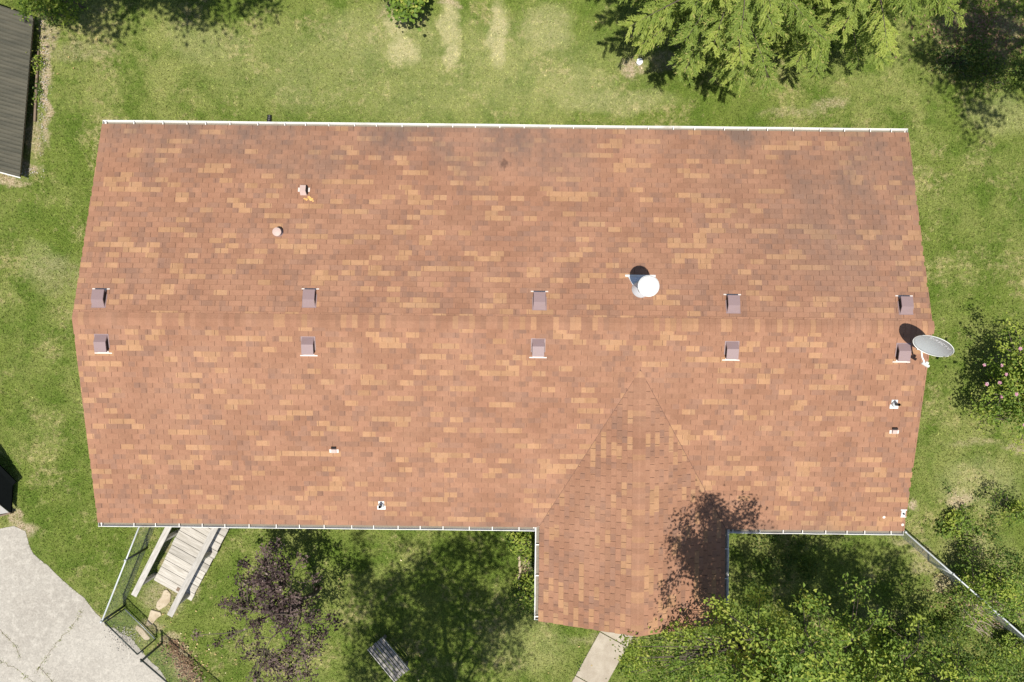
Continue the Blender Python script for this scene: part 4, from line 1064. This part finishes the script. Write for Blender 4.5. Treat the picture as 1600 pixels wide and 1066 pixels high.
plant(78, 22, .28, .3, 'leaf', 'low weeds on the bare strip by the shed', 46, leaf=.06, dens=.8)
plant(60, 100, .16, .25, 'leafbright', 'small weed between the shed and the landscape timber', 47, leaf=.05, dens=1.0)
# brush pile: cut sticks
bp = empty('brush_pile', (*G2(1546, 962), 0)); tag(bp, 'pile of dry cut sticks below the right fence', 'brush pile')
for i in range(26):
    an = R(-38) + rrr.uniform(-.35, .35); L = rrr.uniform(.4, 1.1); c = Vector((rrr.uniform(-.55, .55), rrr.uniform(-.35, .3), rrr.uniform(.03, .2)))
    dd = Vector((math.cos(an), math.sin(an), rrr.uniform(-.08, .08))) * L / 2
    MB().tube([c - dd, c + Vector((0, 0, rrr.uniform(-.02, .04))), c + dd], [.016, .013, .006], 6).build('stick', M['barkpale'], bp)

# D: conifers with feathery drooping sprays
def conifer(name, label, base, H, rmax, zwide, zlow, seed, nbr=90, group='conifers'):
    rng = np.random.default_rng(seed); rd = random.Random(seed)
    root = empty(name, (base[0], base[1], 0)); tag(root, label, 'tree', group)
    tm = MB(); tm.tube([(0, 0, 0), (0, 0, H * .5), (0, 0, H)], [.17, .11, .02], 10)
    P0, D0, N0, CL = [], [], [], []
    for k in range(nbr):
        f = (k + rd.random()) / nbr; z = zlow + (H - zlow) * f ** 1.15
        rr_ = rmax * (min(1, .55 + .45 * (z - zlow) / max(.1, zwide - zlow)) if z < zwide else max(.04, 1 - (z - zwide) / (H - zwide))) * rd.uniform(.72, 1.12)
        an = k * 2.39996 + rd.uniform(-.3, .3); dx, dy = math.cos(an), math.sin(an)
        pts = []; nst = 7; droop = rd.uniform(.12, .30)
        for i in range(nst + 1):
            g_ = i / nst; pts.append(Vector((dx * rr_ * g_, dy * rr_ * g_, z + rr_ * (.18 * g_ - droop * g_ * g_ * 1.3))))
        tm.tube(pts, [max(.006, .035 * (1 - i / nst) * min(1, rr_)) for i in range(nst + 1)], 5, False)
        cl = rd.random(); nb = int(7 + 13 * rr_)
        for j in range(nb):
            g_ = .18 + .82 * (j + rd.random()) / nb; ii = min(nst - 1, int(g_ * nst)); p = pts[ii].lerp(pts[ii + 1], g_ * nst - ii)
            sgn = 1 if j % 2 else -1; sa = an + sgn * rd.uniform(.5, 1.0); bl_ = rd.uniform(.28, .58) * (1.15 - .55 * g_) * min(1, .4 + rr_ * .4)
            e = Vector((math.cos(sa), math.sin(sa), rd.uniform(-.45, .05)))
            m_ = 34
            ts = (np.arange(m_) + rng.random(m_)) / m_; q = np.array(p)[None] + np.array(e)[None] * (ts * bl_)[:, None]; q[:, 2] -= ts ** 2 * bl_ * .25
            side_ = np.array([-e.y, e.x, 0]) / math.hypot(e.x, e.y); sg = np.where(np.arange(m_) % 2, 1, -1)[:, None]
            di = np.array(e)[None] * .9 + side_[None] * sg * .65 + rng.normal(size=(m_, 3)) * .18
            q = q + di * .035
            P0.append(q); D0.append(di); nn_ = rng.normal(size=(m_, 3)) * .35; nn_[:, 2] += 1; nn_[:, :2] += np.array([dx, dy]) * .35; N0.append(nn_); CL.append(np.full(m_, np.clip(cl * .6 + .4 * g_ + rd.uniform(-.15, .1), 0, 1)))
    p = np.concatenate(P0); p[:, 2] = np.maximum(p[:, 2], .06)
    v, f, a_ = leaf_arrays(p, np.concatenate(N0), rng.uniform(.075, .125, len(p)), rng, .22, np.concatenate(D0), np.concatenate(CL), .02)
    tm.build('trunk', M['bark'], root, True); link('crown', np_mesh('crown', v, f, a_), M['conifer'], root)
conifer('conifer_tree', 'feathery yellow-green conifer nearest the back gutter', (4.75, 8.0), 9.0, 2.55, 4.3, 2.6, 51, 105)
conifer('conifer_tree', 'feathery conifer to the right of the other, by the dark corner', (8.0, 8.6), 9.5, 2.6, 3.6, 1.2, 52, 110)

# ------------------------------------------------------------------ fallen leaves, mulch
rng = np.random.default_rng(77)
def litter(name, label, spots, mat, size):
    pos = []
    for u, v, su, sv, n in spots:
        k = CAM_H / FPX; x, y, _ = P(u, v); pos.append(np.stack([x + rng.normal(size=n) * su * k, y + rng.normal(size=n) * sv * k, rng.uniform(.03, .06, n)], 1))
    pos = np.concatenate(pos); nr = rng.normal(size=pos.shape) * .3; nr[:, 2] += 1
    v, f, a_ = leaf_arrays(pos, nr, size * rng.uniform(.6, 1.3, len(pos)), rng, .7)
    o = link(name, np_mesh(name, v, f, a_), M[mat]); tag(o, label, 'leaves', kind='stuff')
litter('fallen_leaves', 'scattered yellow fallen leaves on the grass', [(330, 1000, 40, 40, 26), (285, 980, 25, 30, 12), (500, 930, 100, 60, 14), (1460, 880, 60, 40, 20), (900, 1010, 50, 30, 10), (330, 1040, 20, 15, 12), (620, 1030, 30, 20, 8), (80, 60, 30, 30, 20), (1560, 60, 40, 40, 60), (940, 100, 90, 50, 8)], 'litter', .055)
litter('brown_leaf_litter', 'strip of reddish brown leaf litter along the dark fence', [(272, 1012, 9, 9, 160), (288, 1034, 9, 11, 240), (300, 1055, 8, 9, 180), (310, 1075, 8, 9, 120), (828, 890, 9, 14, 80), (1500, 935, 24, 14, 110), (1530, 955, 24, 14, 130), (1530, 50, 46, 30, 1100)], 'mulch', .06)
litter('gravel_bits', 'loose pale gravel at the driveway edge by the gate', [(197, 1000, 9, 8, 200), (182, 988, 8, 6, 60), (70, 110, 5, 40, 160), (66, 180, 5, 30, 90), (36, 270, 18, 4, 70)], 'gravel', .035)

def inside(poly, x, y):
    c = np.zeros(len(x), bool); n = len(poly)
    for i in range(n):
        x1, y1 = poly[i]; x2, y2 = poly[(i + 1) % n]
        if y1 == y2: continue
        k = ((y1 > y) != (y2 > y)) & (x < (x2 - x1) * (y - y1) / (y2 - y1) + x1); c ^= k
    return c

# ------------------------------------------------------------------ broad-leaved weeds too many to count
rng = np.random.default_rng(91); pos = []; cl = []
def weeds(u, v, su, sv, n, hmax, per=26):
    for _ in range(n):
        x, y, _z = P(rng.normal(u, su), rng.normal(v, sv)); h = hmax * rng.uniform(.4, 1.0); q = rng.normal(size=(per, 3)) * np.array([.09, .09, .05]) + np.array([x, y, h * .6]); q[:, 2] = np.clip(q[:, 2], .03, None)
        pos.append(q); cl.append(np.full(per, rng.random()))
for a_ in ((1540, 800, 40, 20, 14, .2), (1500, 830, 25, 12, 16, .25), (1560, 890, 26, 24, 36, .4), (1580, 960, 18, 40, 40, .4), (1470, 960, 50, 18, 30, .3), (1440, 1030, 90, 26, 190, .5), (1280, 1040, 120, 20, 150, .5), (1080, 1040, 60, 20, 90, .4), (1300, 960, 100, 20, 60, .25), (1510, 90, 40, 22, 40, .3), (1575, 110, 22, 20, 26, .3), (822, 845, 8, 10, 14, .35), (828, 925, 8, 16, 24, .35), (1220, 880, 50, 26, 40, .15), (60, 100, 3, 40, 12, .15), (1570, 1040, 25, 20, 60, .4)): weeds(*a_)
pos = np.concatenate(pos); cl = np.concatenate(cl); wk = np.zeros(len(pos), bool)
for q in WALK: wk |= inside(q, pos[:, 0], pos[:, 1])
pos = pos[~wk]; cl = cl[~wk]; nr = rng.normal(size=pos.shape) * .5; nr[:, 2] += 1
v, f, a_ = leaf_arrays(pos, nr, .065 * rng.uniform(.6, 1.4, len(pos)), rng, .55, clump=cl)
o = link('weed_cover', np_mesh('weed_cover', v, f, a_), M['leaf']); tag(o, 'low broad-leaved weeds scattered through the rough lawn', 'weeds', kind='stuff')

# ------------------------------------------------------------------ grass blades
rng = np.random.default_rng(5)
N = 760000
gx = rng.uniform(-14.9, 14.9, N); gy = rng.uniform(-10.2, 10.2, N)
hx = gx * CR + gy * SR; hy = -gx * SR + gy * CR
keep = ~((hx > HX0 + .8) & (hx < HX1 - .8) & (hy > YS + .55) & (hy < YN - .9)) & ~((hx > WX0 + .5) & (hx < WX1 - .5) & (hy > WYG + .4) & (hy < YS + 1))
keep &= ~inside(DRIVE, gx, gy)
for q in WALK: keep &= ~inside(q, gx, gy)
k = CAM_H / FPX
for u, v, ru, rv, w in SOIL:      # thin the turf on bare earth
    x, y, _ = P(u, v); dd = np.hypot((gx - x) / (ru * k), (gy - y) / (rv * k)); keep &= ~((dd < 1.15) & (rng.random(N) < w * .92))
for u, v, ru, rv, w in PALE:
    x, y, _ = P(u, v); dd = np.hypot((gx - x) / (ru * k), (gy - y) / (rv * k)); keep &= ~((dd < 1.1) & (rng.random(N) < w * .6))
gx, gy = gx[keep], gy[keep]
cx_, cy_ = [], []
for pts in CRACKLINES:
    for qx, qy in pts:
        n = int(rng.integers(0, 16)); cx_.append(qx + rng.normal(size=n) * .028); cy_.append(qy + rng.normal(size=n) * .028)
gx = np.concatenate([gx, *cx_]); gy = np.concatenate([gy, *cy_])
n = len(gx); an = rng.random(n) * 6.283; ln_ = rng.uniform(.035, .085, n); lean = rng.uniform(.3, 1.0, n); wd = rng.uniform(.004, .010, n)
coarse = rng.random(n) < .05; ln_[coarse] *= 1.5; wd[coarse] *= 1.8
rx, ry = np.cos(an), np.sin(an)
v = np.empty((n, 3, 3)); root = np.stack([gx, gy, np.full(n, .001)], 1)
v[:, 0] = root + np.stack([-ry * wd, rx * wd, np.zeros(n)], 1); v[:, 1] = root + np.stack([ry * wd, -rx * wd, np.zeros(n)], 1)
v[:, 2] = root + np.stack([rx * ln_ * lean, ry * ln_ * lean, ln_ * np.sqrt(np.clip(1.05 - lean ** 2, .05, 1))], 1)
o = link('grass', np_mesh('grass', v.reshape(-1, 3), np.arange(n * 3).reshape(n, 3), {'rnd': np.repeat(rng.random(n), 3), 'root': np.repeat(root, 3, axis=0)}), M['grass'])
tag(o, 'short mown grass growing all round the house', 'grass', kind='stuff')
